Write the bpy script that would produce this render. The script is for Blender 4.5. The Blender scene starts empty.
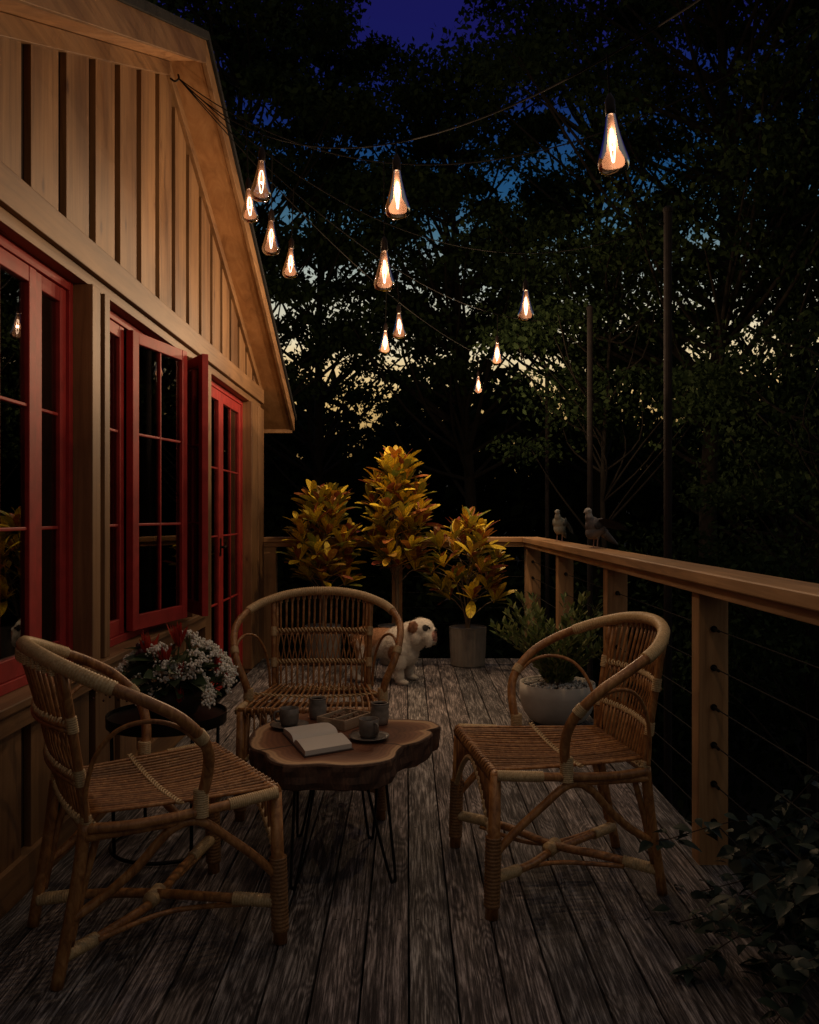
import bpy, math, random
import numpy as np
from mathutils import Vector, Matrix, Euler
R = math.radians
random.seed(7); rng = np.random.default_rng(11)
SC = bpy.context.scene
COL = SC.collection

# ------------------------------------------------------------------ camera, sky, exposure
H = 1.2; FPX = 850.0
cam_d = bpy.data.cameras.new('camera'); cam = bpy.data.objects.new('camera', cam_d); COL.objects.link(cam)
cam.location = (0, 0, H); cam.rotation_euler = (R(90), 0, 0)
cam_d.sensor_fit = 'VERTICAL'; cam_d.sensor_height = 36; cam_d.lens = 36 * FPX / 1024
cam_d.shift_x = 2.5 / 1024; cam_d.shift_y = 3 / 1024
cam_d.clip_start = 0.05; cam_d.clip_end = 1000
SC.camera = cam

W = bpy.data.worlds.new('World'); SC.world = W; W.use_nodes = True
nt = W.node_tree; nt.nodes.clear()
wo = nt.nodes.new('ShaderNodeOutputWorld'); bg = nt.nodes.new('ShaderNodeBackground')
tc = nt.nodes.new('ShaderNodeTexCoord'); sep = nt.nodes.new('ShaderNodeSeparateXYZ')
nt.links.new(tc.outputs['Generated'], sep.inputs[0])
nz = nt.nodes.new('ShaderNodeTexNoise'); nz.inputs['Scale'].default_value = 3.0; nz.inputs['Detail'].default_value = 3
nmap = nt.nodes.new('ShaderNodeMapping'); nmap.inputs['Scale'].default_value = (1, 1, 9)
nt.links.new(tc.outputs['Generated'], nmap.inputs[0]); nt.links.new(nmap.outputs[0], nz.inputs['Vector'])
addn = nt.nodes.new('ShaderNodeMath'); addn.operation = 'MULTIPLY_ADD'
nt.links.new(nz.outputs[0], addn.inputs[0]); addn.inputs[1].default_value = 0.075; nt.links.new(sep.outputs['Z'], addn.inputs[2])
def ramp_set(node, stops):
    cr = node.color_ramp
    while len(cr.elements) > 1: cr.elements.remove(cr.elements[-1])
    cr.elements[0].position = stops[0][0]; cr.elements[0].color = (*stops[0][1], 1)
    for p, c in stops[1:]:
        e = cr.elements.new(p); e.color = (*c, 1)
glow = nt.nodes.new('ShaderNodeValToRGB')
ramp_set(glow, [(0.0, (.05, .03, .015)), (.13, (.32, .19, .06)), (.175, (.78, .52, .20)), (.235, (.82, .70, .46)), (.30, (.42, .46, .40)),
                (.345, (.07, .16, .22)), (.40, (.012, .065, .16)), (.46, (.006, .018, .105)), (.54, (.008, .008, .085)), (.64, (.009, .008, .075)), (.78, (.05, .048, .08)), (.9, (.09, .085, .09))])
nt.links.new(addn.outputs[0], glow.inputs[0])
fill_sky = nt.nodes.new('ShaderNodeValToRGB')  # sky behind the camera, raised as an added fill on the foreground
ramp_set(fill_sky, [(0.0, (.015, .013, .011)), (.22, (.055, .048, .042)), (.45, (.135, .120, .107)), (.8, (.14, .128, .120)), (1.0, (.11, .10, .10))])
nt.links.new(addn.outputs[0], fill_sky.inputs[0])
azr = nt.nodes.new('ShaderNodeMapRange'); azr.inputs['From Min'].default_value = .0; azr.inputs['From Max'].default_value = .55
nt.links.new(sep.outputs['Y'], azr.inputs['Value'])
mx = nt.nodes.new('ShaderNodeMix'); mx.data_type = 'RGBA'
nt.links.new(azr.outputs[0], mx.inputs[0]); nt.links.new(fill_sky.outputs[0], mx.inputs[6]); nt.links.new(glow.outputs[0], mx.inputs[7])
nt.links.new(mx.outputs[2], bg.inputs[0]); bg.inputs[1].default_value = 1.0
nt.links.new(bg.outputs[0], wo.inputs[0])

SC.view_settings.view_transform = 'Standard'; SC.view_settings.look = 'None'
SC.view_settings.exposure = 0.0; SC.view_settings.gamma = 1.0; SC.view_settings.use_curve_mapping = False
SC.render.engine = 'CYCLES'
SC.cycles.use_denoising = True; SC.cycles.max_bounces = 6; SC.cycles.transparent_max_bounces = 16
SC.cycles.sample_clamp_indirect = 4.0
SC.cycles.caustics_reflective = False; SC.cycles.caustics_refractive = False
BULB_W = 9.5

def at(px, py, Y):      # a pixel at depth Y -> point
    return Vector(((px - 407) * Y / FPX, Y, H - (py - 515) * Y / FPX))
def onz(px, py, z):     # a pixel on the level plane z -> point
    Y = (H - z) * FPX / (py - 515)
    return Vector(((px - 407) * Y / FPX, Y, z))

# ------------------------------------------------------------------ mesh builder
class MB:
    def __init__(s): s.v = []; s.f = []; s.uv = []; s.mi = []
    def add(s, vs, fs, uv=None, mi=0):
        o = len(s.v); s.v += [tuple(p) for p in vs]
        s.uv += list(uv) if uv is not None else [(0, 0)] * len(vs)
        s.f += [tuple(i + o for i in f) for f in fs]; s.mi += [mi] * len(fs)
    def box(s, x0, x1, y0, y1, z0, z1, mi=0, M=None):
        vs = [Vector(p) for p in ((x0,y0,z0),(x1,y0,z0),(x1,y1,z0),(x0,y1,z0),(x0,y0,z1),(x1,y0,z1),(x1,y1,z1),(x0,y1,z1))]
        if M is not None: vs = [M @ p for p in vs]
        s.add(vs, [(3,2,1,0),(4,5,6,7),(0,1,5,4),(1,2,6,5),(2,3,7,6),(3,0,4,7)], mi=mi)
    def prism(s, poly, lo, hi, axis='z', mi=0):
        n = len(poly)
        def P(a, b, c): return {'z': (a, b, c), 'x': (c, a, b), 'y': (a, c, b)}[axis]
        vs = [P(a, b, lo) for a, b in poly] + [P(a, b, hi) for a, b in poly]
        fs = [tuple(range(n))[::-1], tuple(range(n, 2*n))] + [(i, (i+1) % n, n + (i+1) % n, n + i) for i in range(n)]
        s.add(vs, fs, mi=mi)
    def tube(s, pts, r, seg=8, mi=0, cap=True, closed=False):
        pts = [Vector(p) for p in pts]; n = len(pts)
        rs = [r] * n if isinstance(r, (int, float)) else list(r)
        vs = []; nrm = None; uv = []
        for i, p in enumerate(pts):
            if closed: t = pts[(i+1) % n] - pts[i-1]
            else: t = pts[min(i+1, n-1)] - pts[max(i-1, 0)]
            if t.length < 1e-9: t = Vector((0, 0, 1))
            t.normalize()
            if nrm is None:
                nrm = t.orthogonal().normalized()
            else:
                nrm = (nrm - t * nrm.dot(t))
                nrm = nrm.normalized() if nrm.length > 1e-6 else t.orthogonal().normalized()
            b = t.cross(nrm)
            for k in range(seg):
                a = 2 * math.pi * k / seg
                vs.append(p + (nrm * math.cos(a) + b * math.sin(a)) * rs[i]); uv.append((k / seg, i / max(1, n-1)))
        fs = []
        m = n if closed else n - 1
        for i in range(m):
            j = (i + 1) % n
            for k in range(seg):
                k2 = (k + 1) % seg
                fs.append((i*seg+k, i*seg+k2, j*seg+k2, j*seg+k))
        if cap and not closed:
            fs.append(tuple(range(seg))[::-1]); fs.append(tuple((n-1)*seg + k for k in range(seg)))
        s.add(vs, fs, uv, mi)
    def lathe(s, prof, seg=32, c=(0,0,0), mi=0, ripple=0, nr=0):
        vs = []; fs = []; n = len(prof)
        for (r, z) in prof:
            for k in range(seg):
                a = 2*math.pi*k/seg
                rr = r * (1 + ripple * math.cos(nr * a)) if ripple else r
                vs.append((c[0]+rr*math.cos(a), c[1]+rr*math.sin(a), c[2]+z))
        for i in range(n-1):
            for k in range(seg):
                k2 = (k+1) % seg
                fs.append((i*seg+k, i*seg+k2, (i+1)*seg+k2, (i+1)*seg+k))
        fs.append(tuple(range(seg))[::-1]); fs.append(tuple((n-1)*seg+k for k in range(seg)))
        s.add(vs, fs, mi=mi)
    def ell(s, c, r, rot=(0,0,0), seg=16, rings=10, mi=0):
        M = Matrix.Translation(Vector(c)) @ Euler(rot).to_matrix().to_4x4()
        vs = [M @ Vector((0, 0, r[2]))]
        for i in range(1, rings):
            t = math.pi*i/rings
            for k in range(seg):
                a = 2*math.pi*k/seg
                vs.append(M @ Vector((r[0]*math.sin(t)*math.cos(a), r[1]*math.sin(t)*math.sin(a), r[2]*math.cos(t))))
        vs.append(M @ Vector((0, 0, -r[2])))
        fs = [(0, 1+k, 1+(k+1) % seg) for k in range(seg)]
        for i in range(rings-2):
            for k in range(seg):
                k2 = (k+1) % seg
                fs.append((1+i*seg+k, 1+(i+1)*seg+k, 1+(i+1)*seg+k2, 1+i*seg+k2))
        L = len(vs)-1
        fs += [(L, 1+(rings-2)*seg+(k+1) % seg, 1+(rings-2)*seg+k) for k in range(seg)]
        s.add(vs, fs, mi=mi)
    def build(s, name, mats, parent=None, smooth=False, loc=None, bevel=0):
        me = bpy.data.meshes.new(name); me.from_pydata(s.v, [], s.f)
        uvl = me.uv_layers.new(name='UVMap')
        idx = np.empty(len(me.loops), dtype=np.int32); me.loops.foreach_get('vertex_index', idx)
        uvl.data.foreach_set('uv', np.array(s.uv, dtype=np.float32)[idx].ravel())
        if not isinstance(mats, (list, tuple)): mats = [mats]
        for m in mats: me.materials.append(m)
        me.polygons.foreach_set('material_index', np.array(s.mi, dtype=np.int32))
        if smooth: me.polygons.foreach_set('use_smooth', np.ones(len(me.polygons), dtype=bool))
        me.update()
        o = bpy.data.objects.new(name, me); COL.objects.link(o)
        if parent is not None: o.parent = parent
        if loc is not None: o.location = loc
        if bevel:
            b = o.modifiers.new('bevel', 'BEVEL'); b.width = bevel; b.segments = 2; b.limit_method = 'ANGLE'; b.angle_limit = R(40)
        return o

def tag(o, label=None, cat=None, group=None, kind=None):
    if label: o['label'] = label
    if cat: o['category'] = cat
    if group: o['group'] = group
    if kind: o['kind'] = kind
    return o
def empty(name, loc=(0,0,0), rz=0, label=None, cat=None, group=None):
    o = bpy.data.objects.new(name, None); COL.objects.link(o); o.empty_display_size = .1
    o.location = loc; o.rotation_euler = (0, 0, rz)
    return tag(o, label, cat, group)
def copy_tree(o, parent=None):
    c = o.copy(); COL.objects.link(c); c.parent = parent
    for ch in list(o.children): copy_tree(ch, c)
    return c
def cr(pts, n=8, closed=False):
    P = [Vector(p) for p in pts]; out = []; m = len(P)
    for i in range(m if closed else m-1):
        if closed: a, b, c, d = P[i-1], P[i], P[(i+1) % m], P[(i+2) % m]
        else: a, b, c, d = P[max(i-1,0)], P[i], P[i+1], P[min(i+2, m-1)]
        for k in range(n):
            t = k/n
            out.append(.5*((2*b) + (c-a)*t + (2*a-5*b+4*c-d)*t*t + (3*b-a-3*c+d)*t**3))
    if not closed: out.append(P[-1])
    return out
def wrapr(pts, r, pitch=.012, amp=.0015):   # resample with ringed radii, for wound cane
    out = []; rs = []; acc = 0
    for a, b in zip(pts[:-1], pts[1:]):
        L = (b-a).length; k = max(1, int(L/(pitch/4)))
        for j in range(k):
            out.append(a.lerp(b, j/k)); rs.append(r + amp*math.cos((acc + L*j/k)/pitch*2*math.pi))
        acc += L
    out.append(pts[-1]); rs.append(r)
    return out, rs

# ------------------------------------------------------------------ materials
def base_mat(name):
    m = bpy.data.materials.new(name); m.use_nodes = True
    n = m.node_tree; b = n.nodes['Principled BSDF']
    return m, n, b
def N(n, t, **kw):
    x = n.nodes.new(t)
    for k, v in kw.items(): setattr(x, k, v)
    return x
def plain(name, col, rough=.6, metal=0, var=.15, scale=20, bump=.15):
    m, n, b = base_mat(name)
    t = N(n, 'ShaderNodeTexCoord'); z = N(n, 'ShaderNodeTexNoise'); z.inputs['Scale'].default_value = scale; z.inputs['Detail'].default_value = 6
    n.links.new(t.outputs['Object'], z.inputs['Vector'])
    r = N(n, 'ShaderNodeValToRGB')
    ramp_set(r, [(.3, tuple(c*(1-var) for c in col)), (.7, tuple(min(1, c*(1+var)) for c in col))])
    n.links.new(z.outputs[0], r.inputs[0]); n.links.new(r.outputs[0], b.inputs['Base Color'])
    b.inputs['Roughness'].default_value = rough; b.inputs['Specular IOR Level'].default_value = .3; b.inputs['Metallic'].default_value = metal
    if bump:
        bp = N(n, 'ShaderNodeBump'); bp.inputs['Strength'].default_value = bump; bp.inputs['Distance'].default_value = .004
        n.links.new(z.outputs[0], bp.inputs['Height']); n.links.new(bp.outputs[0], b.inputs['Normal'])
    return m
def wood(name, stops, axis='z', sc=22, stretch=.06, rough=.55, bump=.25, islands=.25, knots=False):
    m, n, b = base_mat(name)
    t = N(n, 'ShaderNodeTexCoord'); mp = N(n, 'ShaderNodeMapping')
    s = [sc, sc, sc]; s['xyz'.index(axis)] = sc*stretch
    mp.inputs['Scale'].default_value = s
    g = N(n, 'ShaderNodeNewGeometry')
    ad = N(n, 'ShaderNodeVectorMath', operation='MULTIPLY_ADD')
    n.links.new(g.outputs['Random Per Island'], ad.inputs[0]); ad.inputs[1].default_value = (7.3, 5.1, 9.7)
    n.links.new(t.outputs['Object'], ad.inputs[2]); n.links.new(ad.outputs[0], mp.inputs[0])
    z = N(n, 'ShaderNodeTexNoise'); z.inputs['Scale'].default_value = 1; z.inputs['Detail'].default_value = 8; z.inputs['Roughness'].default_value = .62; z.inputs['Distortion'].default_value = 1.2
    n.links.new(mp.outputs[0], z.inputs['Vector'])
    r = N(n, 'ShaderNodeValToRGB'); ramp_set(r, stops); n.links.new(z.outputs[0], r.inputs[0])
    z2 = N(n, 'ShaderNodeTexNoise'); z2.inputs['Scale'].default_value = 3.2; z2.inputs['Detail'].default_value = 5
    n.links.new(ad.outputs[0], z2.inputs['Vector'])
    hs = N(n, 'ShaderNodeHueSaturation')
    ma = N(n, 'ShaderNodeMath', operation='MULTIPLY_ADD'); n.links.new(g.outputs['Random Per Island'], ma.inputs[0]); ma.inputs[1].default_value = islands; ma.inputs[2].default_value = .62 - islands/2
    ma2 = N(n, 'ShaderNodeMath', operation='MULTIPLY_ADD'); n.links.new(z2.outputs[0], ma2.inputs[0]); ma2.inputs[1].default_value = .75; n.links.new(ma.outputs[0], ma2.inputs[2])
    src = r.outputs[0]
    if knots:
        vo = N(n, 'ShaderNodeTexVoronoi'); vo.inputs['Scale'].default_value = 1
        mq = N(n, 'ShaderNodeMapping'); q = [6.5]*3; q['xyz'.index(axis)] = 3.0; mq.inputs['Scale'].default_value = q
        n.links.new(ad.outputs[0], mq.inputs[0]); n.links.new(mq.outputs[0], vo.inputs['Vector'])
        kr = N(n, 'ShaderNodeValToRGB'); ramp_set(kr, [(.05, (.38, .30, .26)), (.09, (.8, .74, .70)), (.15, (1, 1, 1))]); n.links.new(vo.outputs['Distance'], kr.inputs[0])
        st = N(n, 'ShaderNodeTexNoise'); st.inputs['Scale'].default_value = 1; st.inputs['Detail'].default_value = 5
        ms_ = N(n, 'ShaderNodeMapping'); q = [5.0]*3; q['xyz'.index(axis)] = .8; ms_.inputs['Scale'].default_value = q
        n.links.new(ad.outputs[0], ms_.inputs[0]); n.links.new(ms_.outputs[0], st.inputs['Vector'])
        sr = N(n, 'ShaderNodeValToRGB'); ramp_set(sr, [(.36, (.62, .56, .52)), (.52, (1, 1, 1))]); n.links.new(st.outputs[0], sr.inputs[0])
        m1 = N(n, 'ShaderNodeMix', data_type='RGBA', blend_type='MULTIPLY'); m1.inputs[0].default_value = 1; n.links.new(src, m1.inputs[6]); n.links.new(kr.outputs[0], m1.inputs[7])
        m2 = N(n, 'ShaderNodeMix', data_type='RGBA', blend_type='MULTIPLY'); m2.inputs[0].default_value = 1; n.links.new(m1.outputs[2], m2.inputs[6]); n.links.new(sr.outputs[0], m2.inputs[7]); src = m2.outputs[2]
    n.links.new(ma2.outputs[0], hs.inputs['Value']); n.links.new(src, hs.inputs['Color'])
    n.links.new(hs.outputs[0], b.inputs['Base Color']); b.inputs['Roughness'].default_value = rough
    bp = N(n, 'ShaderNodeBump'); bp.inputs['Strength'].default_value = bump; bp.inputs['Distance'].default_value = .003
    n.links.new(z.outputs[0], bp.inputs['Height']); n.links.new(bp.outputs[0], b.inputs['Normal'])
    return m
def leafmat(name, stops, rough=.5, trans=.25, vein=None, spec=.3):
    m, n, b = base_mat(name)
    g = N(n, 'ShaderNodeNewGeometry'); r = N(n, 'ShaderNodeValToRGB'); ramp_set(r, stops); r.color_ramp.interpolation = 'LINEAR'
    n.links.new(g.outputs['Random Per Island'], r.inputs[0])
    c = r.outputs[0]
    if vein:
        uv = N(n, 'ShaderNodeUVMap'); sp = N(n, 'ShaderNodeSeparateXYZ'); n.links.new(uv.outputs[0], sp.inputs[0])
        ab = N(n, 'ShaderNodeMath', operation='ABSOLUTE'); n.links.new(sp.outputs[0], ab.inputs[0])
        st = N(n, 'ShaderNodeMath', operation='MULTIPLY_ADD'); n.links.new(sp.outputs[1], st.inputs[0]); st.inputs[1].default_value = 34; 
        q = N(n, 'ShaderNodeMath', operation='MULTIPLY'); n.links.new(ab.outputs[0], q.inputs[0]); q.inputs[1].default_value = -7; n.links.new(q.outputs[0], st.inputs[2])
        sn = N(n, 'ShaderNodeMath', operation='SINE'); n.links.new(st.outputs[0], sn.inputs[0])
        g1 = N(n, 'ShaderNodeMath', operation='GREATER_THAN'); n.links.new(sn.outputs[0], g1.inputs[0]); g1.inputs[1].default_value = .55
        l1 = N(n, 'ShaderNodeMath', operation='LESS_THAN'); n.links.new(ab.outputs[0], l1.inputs[0]); l1.inputs[1].default_value = .12
        mxx = N(n, 'ShaderNodeMath', operation='MAXIMUM'); n.links.new(g1.outputs[0], mxx.inputs[0]); n.links.new(l1.outputs[0], mxx.inputs[1])
        t = N(n, 'ShaderNodeTexCoord'); z = N(n, 'ShaderNodeTexNoise'); z.inputs['Scale'].default_value = 30; n.links.new(t.outputs['Object'], z.inputs['Vector'])
        mm = N(n, 'ShaderNodeMath', operation='MULTIPLY'); n.links.new(mxx.outputs[0], mm.inputs[0]); n.links.new(z.outputs[0], mm.inputs[1])
        r2 = N(n, 'ShaderNodeValToRGB'); ramp_set(r2, vein); n.links.new(z.outputs[0], r2.inputs[0])
        mi = N(n, 'ShaderNodeMix', data_type='RGBA'); n.links.new(mm.outputs[0], mi.inputs[0]); n.links.new(c, mi.inputs[6]); n.links.new(r2.outputs[0], mi.inputs[7])
        c = mi.outputs[2]
    n.links.new(c, b.inputs['Base Color']); b.inputs['Roughness'].default_value = rough; b.inputs['Specular IOR Level'].default_value = spec
    tr = N(n, 'ShaderNodeBsdfTranslucent'); n.links.new(c, tr.inputs[0])
    ms = N(n, 'ShaderNodeMixShader'); ms.inputs[0].default_value = trans
    out = n.nodes['Material Output']
    n.links.new(b.outputs[0], ms.inputs[1]); n.links.new(tr.outputs[0], ms.inputs[2]); n.links.new(ms.outputs[0], out.inputs[0])
    return m
def glassmat(name, tint=(1,1,1), trans_col=None, scatter=0, rough=0.0, ior=1.5):
    m, n, b = base_mat(name); n.nodes.remove(b)
    tr = N(n, 'ShaderNodeBsdfTransparent'); tr.inputs[0].default_value = (*tint, 1)
    gl = N(n, 'ShaderNodeBsdfGlossy'); gl.inputs['Roughness'].default_value = rough
    fr = N(n, 'ShaderNodeFresnel'); fr.inputs[0].default_value = ior
    ms = N(n, 'ShaderNodeMixShader'); n.links.new(fr.outputs[0], ms.inputs[0])
    src = tr
    if scatter:
        tl = N(n, 'ShaderNodeBsdfTranslucent'); tl.inputs[0].default_value = (*trans_col, 1)
        m2 = N(n, 'ShaderNodeMixShader'); m2.inputs[0].default_value = scatter
        n.links.new(tr.outputs[0], m2.inputs[1]); n.links.new(tl.outputs[0], m2.inputs[2]); src = m2
    n.links.new(src.outputs[0], ms.inputs[1]); n.links.new(gl.outputs[0], ms.inputs[2])
    n.links.new(ms.outputs[0], n.nodes['Material Output'].inputs[0])
    return m
def emis(name, col, s):
    m, n, b = base_mat(name); b.inputs['Base Color'].default_value = (0,0,0,1)
    b.inputs['Emission Color'].default_value = (*col, 1); b.inputs['Emission Strength'].default_value = s
    return m

CED = [(.28, (.25, .132, .055)), (.5, (.42, .235, .103)), (.72, (.53, .315, .150))]
CED_DIMMED = [(p_, tuple(q_*k_ for q_, k_ in zip(c_, (.60, .57, .54)))) for p_, c_ in CED]  # same cedar as the rail, darkened to stand in for dimmer wall light
M_side = wood('cedar_siding_dimmed', CED_DIMMED, 'z', knots=True); M_trim = wood('cedar_trim_dimmed', CED_DIMMED, 'y', knots=True)
M_wall = wood('cedar_vertical', CED, 'z'); M_beam = wood('cedar_beam', CED, 'y'); M_cross = wood('cedar_cross', CED, 'x')
M_soffit = wood('cedar_soffit', [(.28, (.26, .12, .045)), (.5, (.38, .19, .075)), (.72, (.46, .25, .11))], 'y', sc=14)
M_dark = wood('dark_stained_channel', [(.3, (.018, .011, .008)), (.7, (.03, .018, .012))], 'z', rough=.8)
M_red = plain('red_paint', (.38, .030, .028), .55, var=.2, scale=14, bump=.12)
M_glass = glassmat('window_glass', ior=2.0)
M_int = plain('dark_room', (.03, .024, .02), .9)
M_shingle = plain('black_shingle', (.012, .012, .013), .95, scale=60, bump=.6)
M_metal = plain('black_metal', (.012, .012, .012), .45, metal=.6, var=.3)
M_rust = plain('dark_brown_metal', (.010, .007, .007), .85, metal=.1, var=.4, scale=30)
M_steel = plain('cable_steel', (.012, .012, .012), .9, bump=0)
RT = [(.28, (.13, .048, .014)), (.5, (.33, .145, .045)), (.75, (.56, .30, .115))]
M_rat = wood('rattan', RT, 'z', sc=40, stretch=.5, rough=.42, islands=.5)
M_bind = wood('rattan_binding', [(.28, (.38, .25, .11)), (.55, (.60, .43, .22)), (.8, (.74, .58, .34))], 'z', sc=90, stretch=1, rough=.5, islands=.2)
M_wrap = wood('rattan_leg_wrap', [(.28, (.13, .055, .018)), (.55, (.26, .13, .05)), (.8, (.36, .2, .08))], 'z', sc=90, stretch=1, rough=.5, islands=.2)
M_bark = wood('bark', [(.3, (.02, .012, .009)), (.6, (.05, .03, .02)), (.8, (.09, .055, .035))], 'z', sc=16, stretch=.25, rough=.9, bump=1.0)
M_tbark = plain('tree_bark', (.009, .007, .005), .95, scale=12, var=.5, bump=.6)
M_ground = plain('forest_floor', (.02, .021, .012), .95, scale=3, var=.5, bump=.8)

# deck boards
BW = .1216; BX = .005
def deck_material():
    m, n, b = base_mat('weathered_deck')
    L = n.links
    t = N(n, 'ShaderNodeTexCoord'); sp = N(n, 'ShaderNodeSeparateXYZ'); L.new(t.outputs['Object'], sp.inputs[0])
    g = N(n, 'ShaderNodeNewGeometry')
    off = N(n, 'ShaderNodeVectorMath', operation='MULTIPLY_ADD'); L.new(g.outputs['Random Per Island'], off.inputs[0]); off.inputs[1].default_value = (3.1, 41.7, 0); L.new(t.outputs['Object'], off.inputs[2])
    mp = N(n, 'ShaderNodeMapping'); mp.inputs['Scale'].default_value = (34, 1.1, 10); L.new(off.outputs[0], mp.inputs[0])
    # cathedral grain: rings warped by low frequency noise
    lf = N(n, 'ShaderNodeTexNoise'); lf.inputs['Scale'].default_value = 1.0; lf.inputs['Detail'].default_value = 2; lf.inputs['Distortion'].default_value = .6
    mp2 = N(n, 'ShaderNodeMapping'); mp2.inputs['Scale'].default_value = (11, .55, 5); L.new(off.outputs[0], mp2.inputs[0]); L.new(mp2.outputs[0], lf.inputs['Vector'])
    vo = N(n, 'ShaderNodeTexVoronoi'); vo.inputs['Scale'].default_value = 1; vo.inputs['Randomness'].default_value = 1
    mp4 = N(n, 'ShaderNodeMapping'); mp4.inputs['Scale'].default_value = (7.5, 2.3, 1); L.new(off.outputs[0], mp4.inputs[0]); L.new(mp4.outputs[0], vo.inputs['Vector'])
    kn = N(n, 'ShaderNodeMapRange', interpolation_type='SMOOTHERSTEP'); kn.inputs['From Min'].default_value = 0; kn.inputs['From Max'].default_value = .55; kn.inputs['To Min'].default_value = .22; kn.inputs['To Max'].default_value = 0; L.new(vo.outputs['Distance'], kn.inputs['Value'])
    lfk = N(n, 'ShaderNodeMath', operation='ADD'); L.new(lf.outputs[0], lfk.inputs[0]); L.new(kn.outputs[0], lfk.inputs[1])
    rg = N(n, 'ShaderNodeMath', operation='MULTIPLY'); L.new(lfk.outputs[0], rg.inputs[0]); rg.inputs[1].default_value = 95
    sn = N(n, 'ShaderNodeMath', operation='SINE'); L.new(rg.outputs[0], sn.inputs[0])
    fine = N(n, 'ShaderNodeTexNoise'); fine.inputs['Scale'].default_value = 5; fine.inputs['Detail'].default_value = 10; fine.inputs['Roughness'].default_value = .78
    L.new(mp.outputs[0], fine.inputs['Vector'])
    cmb = N(n, 'ShaderNodeMath', operation='MULTIPLY_ADD'); L.new(sn.outputs[0], cmb.inputs[0]); cmb.inputs[1].default_value = .042; L.new(fine.outputs[0], cmb.inputs[2])
    # worn patches
    pt = N(n, 'ShaderNodeTexNoise'); pt.inputs['Scale'].default_value = 3.2; pt.inputs['Detail'].default_value = 7; pt.inputs['Roughness'].default_value = .68
    mp3 = N(n, 'ShaderNodeMapping'); mp3.inputs['Scale'].default_value = (5.5, 1.1, 1); L.new(off.outputs[0], mp3.inputs[0]); L.new(mp3.outputs[0], pt.inputs['Vector'])
    r = N(n, 'ShaderNodeValToRGB'); ramp_set(r, [(.30, (.020, .017, .018)), (.42, (.082, .073, .070)), (.52, (.20, .184, .176)), (.64, (.44, .42, .405))])
    ad = N(n, 'ShaderNodeMath', operation='MULTIPLY_ADD'); L.new(pt.outputs[0], ad.inputs[0]); ad.inputs[1].default_value = .62
    sb = N(n, 'ShaderNodeMath', operation='SUBTRACT'); L.new(cmb.outputs[0], sb.inputs[0]); sb.inputs[1].default_value = .50
    sb2 = N(n, 'ShaderNodeMath', operation='MULTIPLY_ADD'); L.new(sb.outputs[0], sb2.inputs[0]); sb2.inputs[1].default_value = 1.5; sb2.inputs[2].default_value = .13
    L.new(sb2.outputs[0], ad.inputs[2]); L.new(ad.outputs[0], r.inputs[0])
    def M_(op, a_, b_):
        x_ = N(n, 'ShaderNodeMath', operation=op)
        for i_, v_ in enumerate((a_, b_)):
            if v_ is None: continue
            if isinstance(v_, (int, float)): x_.inputs[i_].default_value = v_
            else: L.new(v_, x_.inputs[i_])
        return x_.outputs[0]
    fx = M_('MULTIPLY', M_('ABSOLUTE', M_('SUBTRACT', M_('FRACT', M_('MULTIPLY', M_('SUBTRACT', sp.outputs[0], BX), 1/BW), None), .5), None), BW)
    dx_ = M_('ABSOLUTE', M_('SUBTRACT', fx, .034), None)
    dy_ = M_('MULTIPLY', M_('ABSOLUTE', M_('SUBTRACT', M_('FRACT', M_('MULTIPLY', M_('ADD', sp.outputs[1], 1.55), 1/.74), None), .5), None), .74)
    scr = M_('GREATER_THAN', M_('SQRT', M_('ADD', M_('MULTIPLY', dx_, dx_), M_('MULTIPLY', dy_, dy_)), None), .0042)
    scr2 = M_('ADD', M_('MULTIPLY', scr, .85), .15)
    # knots
    kr = N(n, 'ShaderNodeValToRGB'); ramp_set(kr, [(.03, (.22, .2, .2)), (.075, (.75, .72, .72)), (.11, (1, 1, 1))]); L.new(vo.outputs['Distance'], kr.inputs[0])
    # weather checks: thin dark splits along the grain
    ck = N(n, 'ShaderNodeTexNoise'); ck.inputs['Scale'].default_value = 1; ck.inputs['Detail'].default_value = 3
    mp5 = N(n, 'ShaderNodeMapping'); mp5.inputs['Scale'].default_value = (70, 1.3, 1); L.new(off.outputs[0], mp5.inputs[0]); L.new(mp5.outputs[0], ck.inputs['Vector'])
    ckr = N(n, 'ShaderNodeValToRGB'); ramp_set(ckr, [(.30, (.25, .22, .2)), (.37, (1, 1, 1))]); L.new(ck.outputs[0], ckr.inputs[0])
    mkk = N(n, 'ShaderNodeMix', data_type='RGBA', blend_type='MULTIPLY'); mkk.inputs[0].default_value = .9; L.new(kr.outputs[0], mkk.inputs[6]); L.new(ckr.outputs[0], mkk.inputs[7])
    hue = N(n, 'ShaderNodeValToRGB'); ramp_set(hue, [(0, (1, .86, .80)), (.3, (.95, .97, 1)), (.6, (1, .90, .90)), (1, (.92, .94, .94))]); L.new(g.outputs['Random Per Island'], hue.inputs[0])
    mkh = N(n, 'ShaderNodeMix', data_type='RGBA', blend_type='MULTIPLY'); mkh.inputs[0].default_value = 1; L.new(mkk.outputs[2], mkh.inputs[6]); L.new(hue.outputs[0], mkh.inputs[7])
    mk = N(n, 'ShaderNodeMix', data_type='RGBA', blend_type='MULTIPLY'); mk.inputs[0].default_value = 1; L.new(r.outputs[0], mk.inputs[6]); L.new(mkh.outputs[2], mk.inputs[7])
    hs = N(n, 'ShaderNodeHueSaturation'); L.new(mk.outputs[2], hs.inputs['Color'])
    v = N(n, 'ShaderNodeMath', operation='MULTIPLY_ADD'); L.new(g.outputs['Random Per Island'], v.inputs[0]); v.inputs[1].default_value = .75; v.inputs[2].default_value = .60; L.new(M_('MULTIPLY', v.outputs[0], scr2), hs.inputs['Value'])
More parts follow.
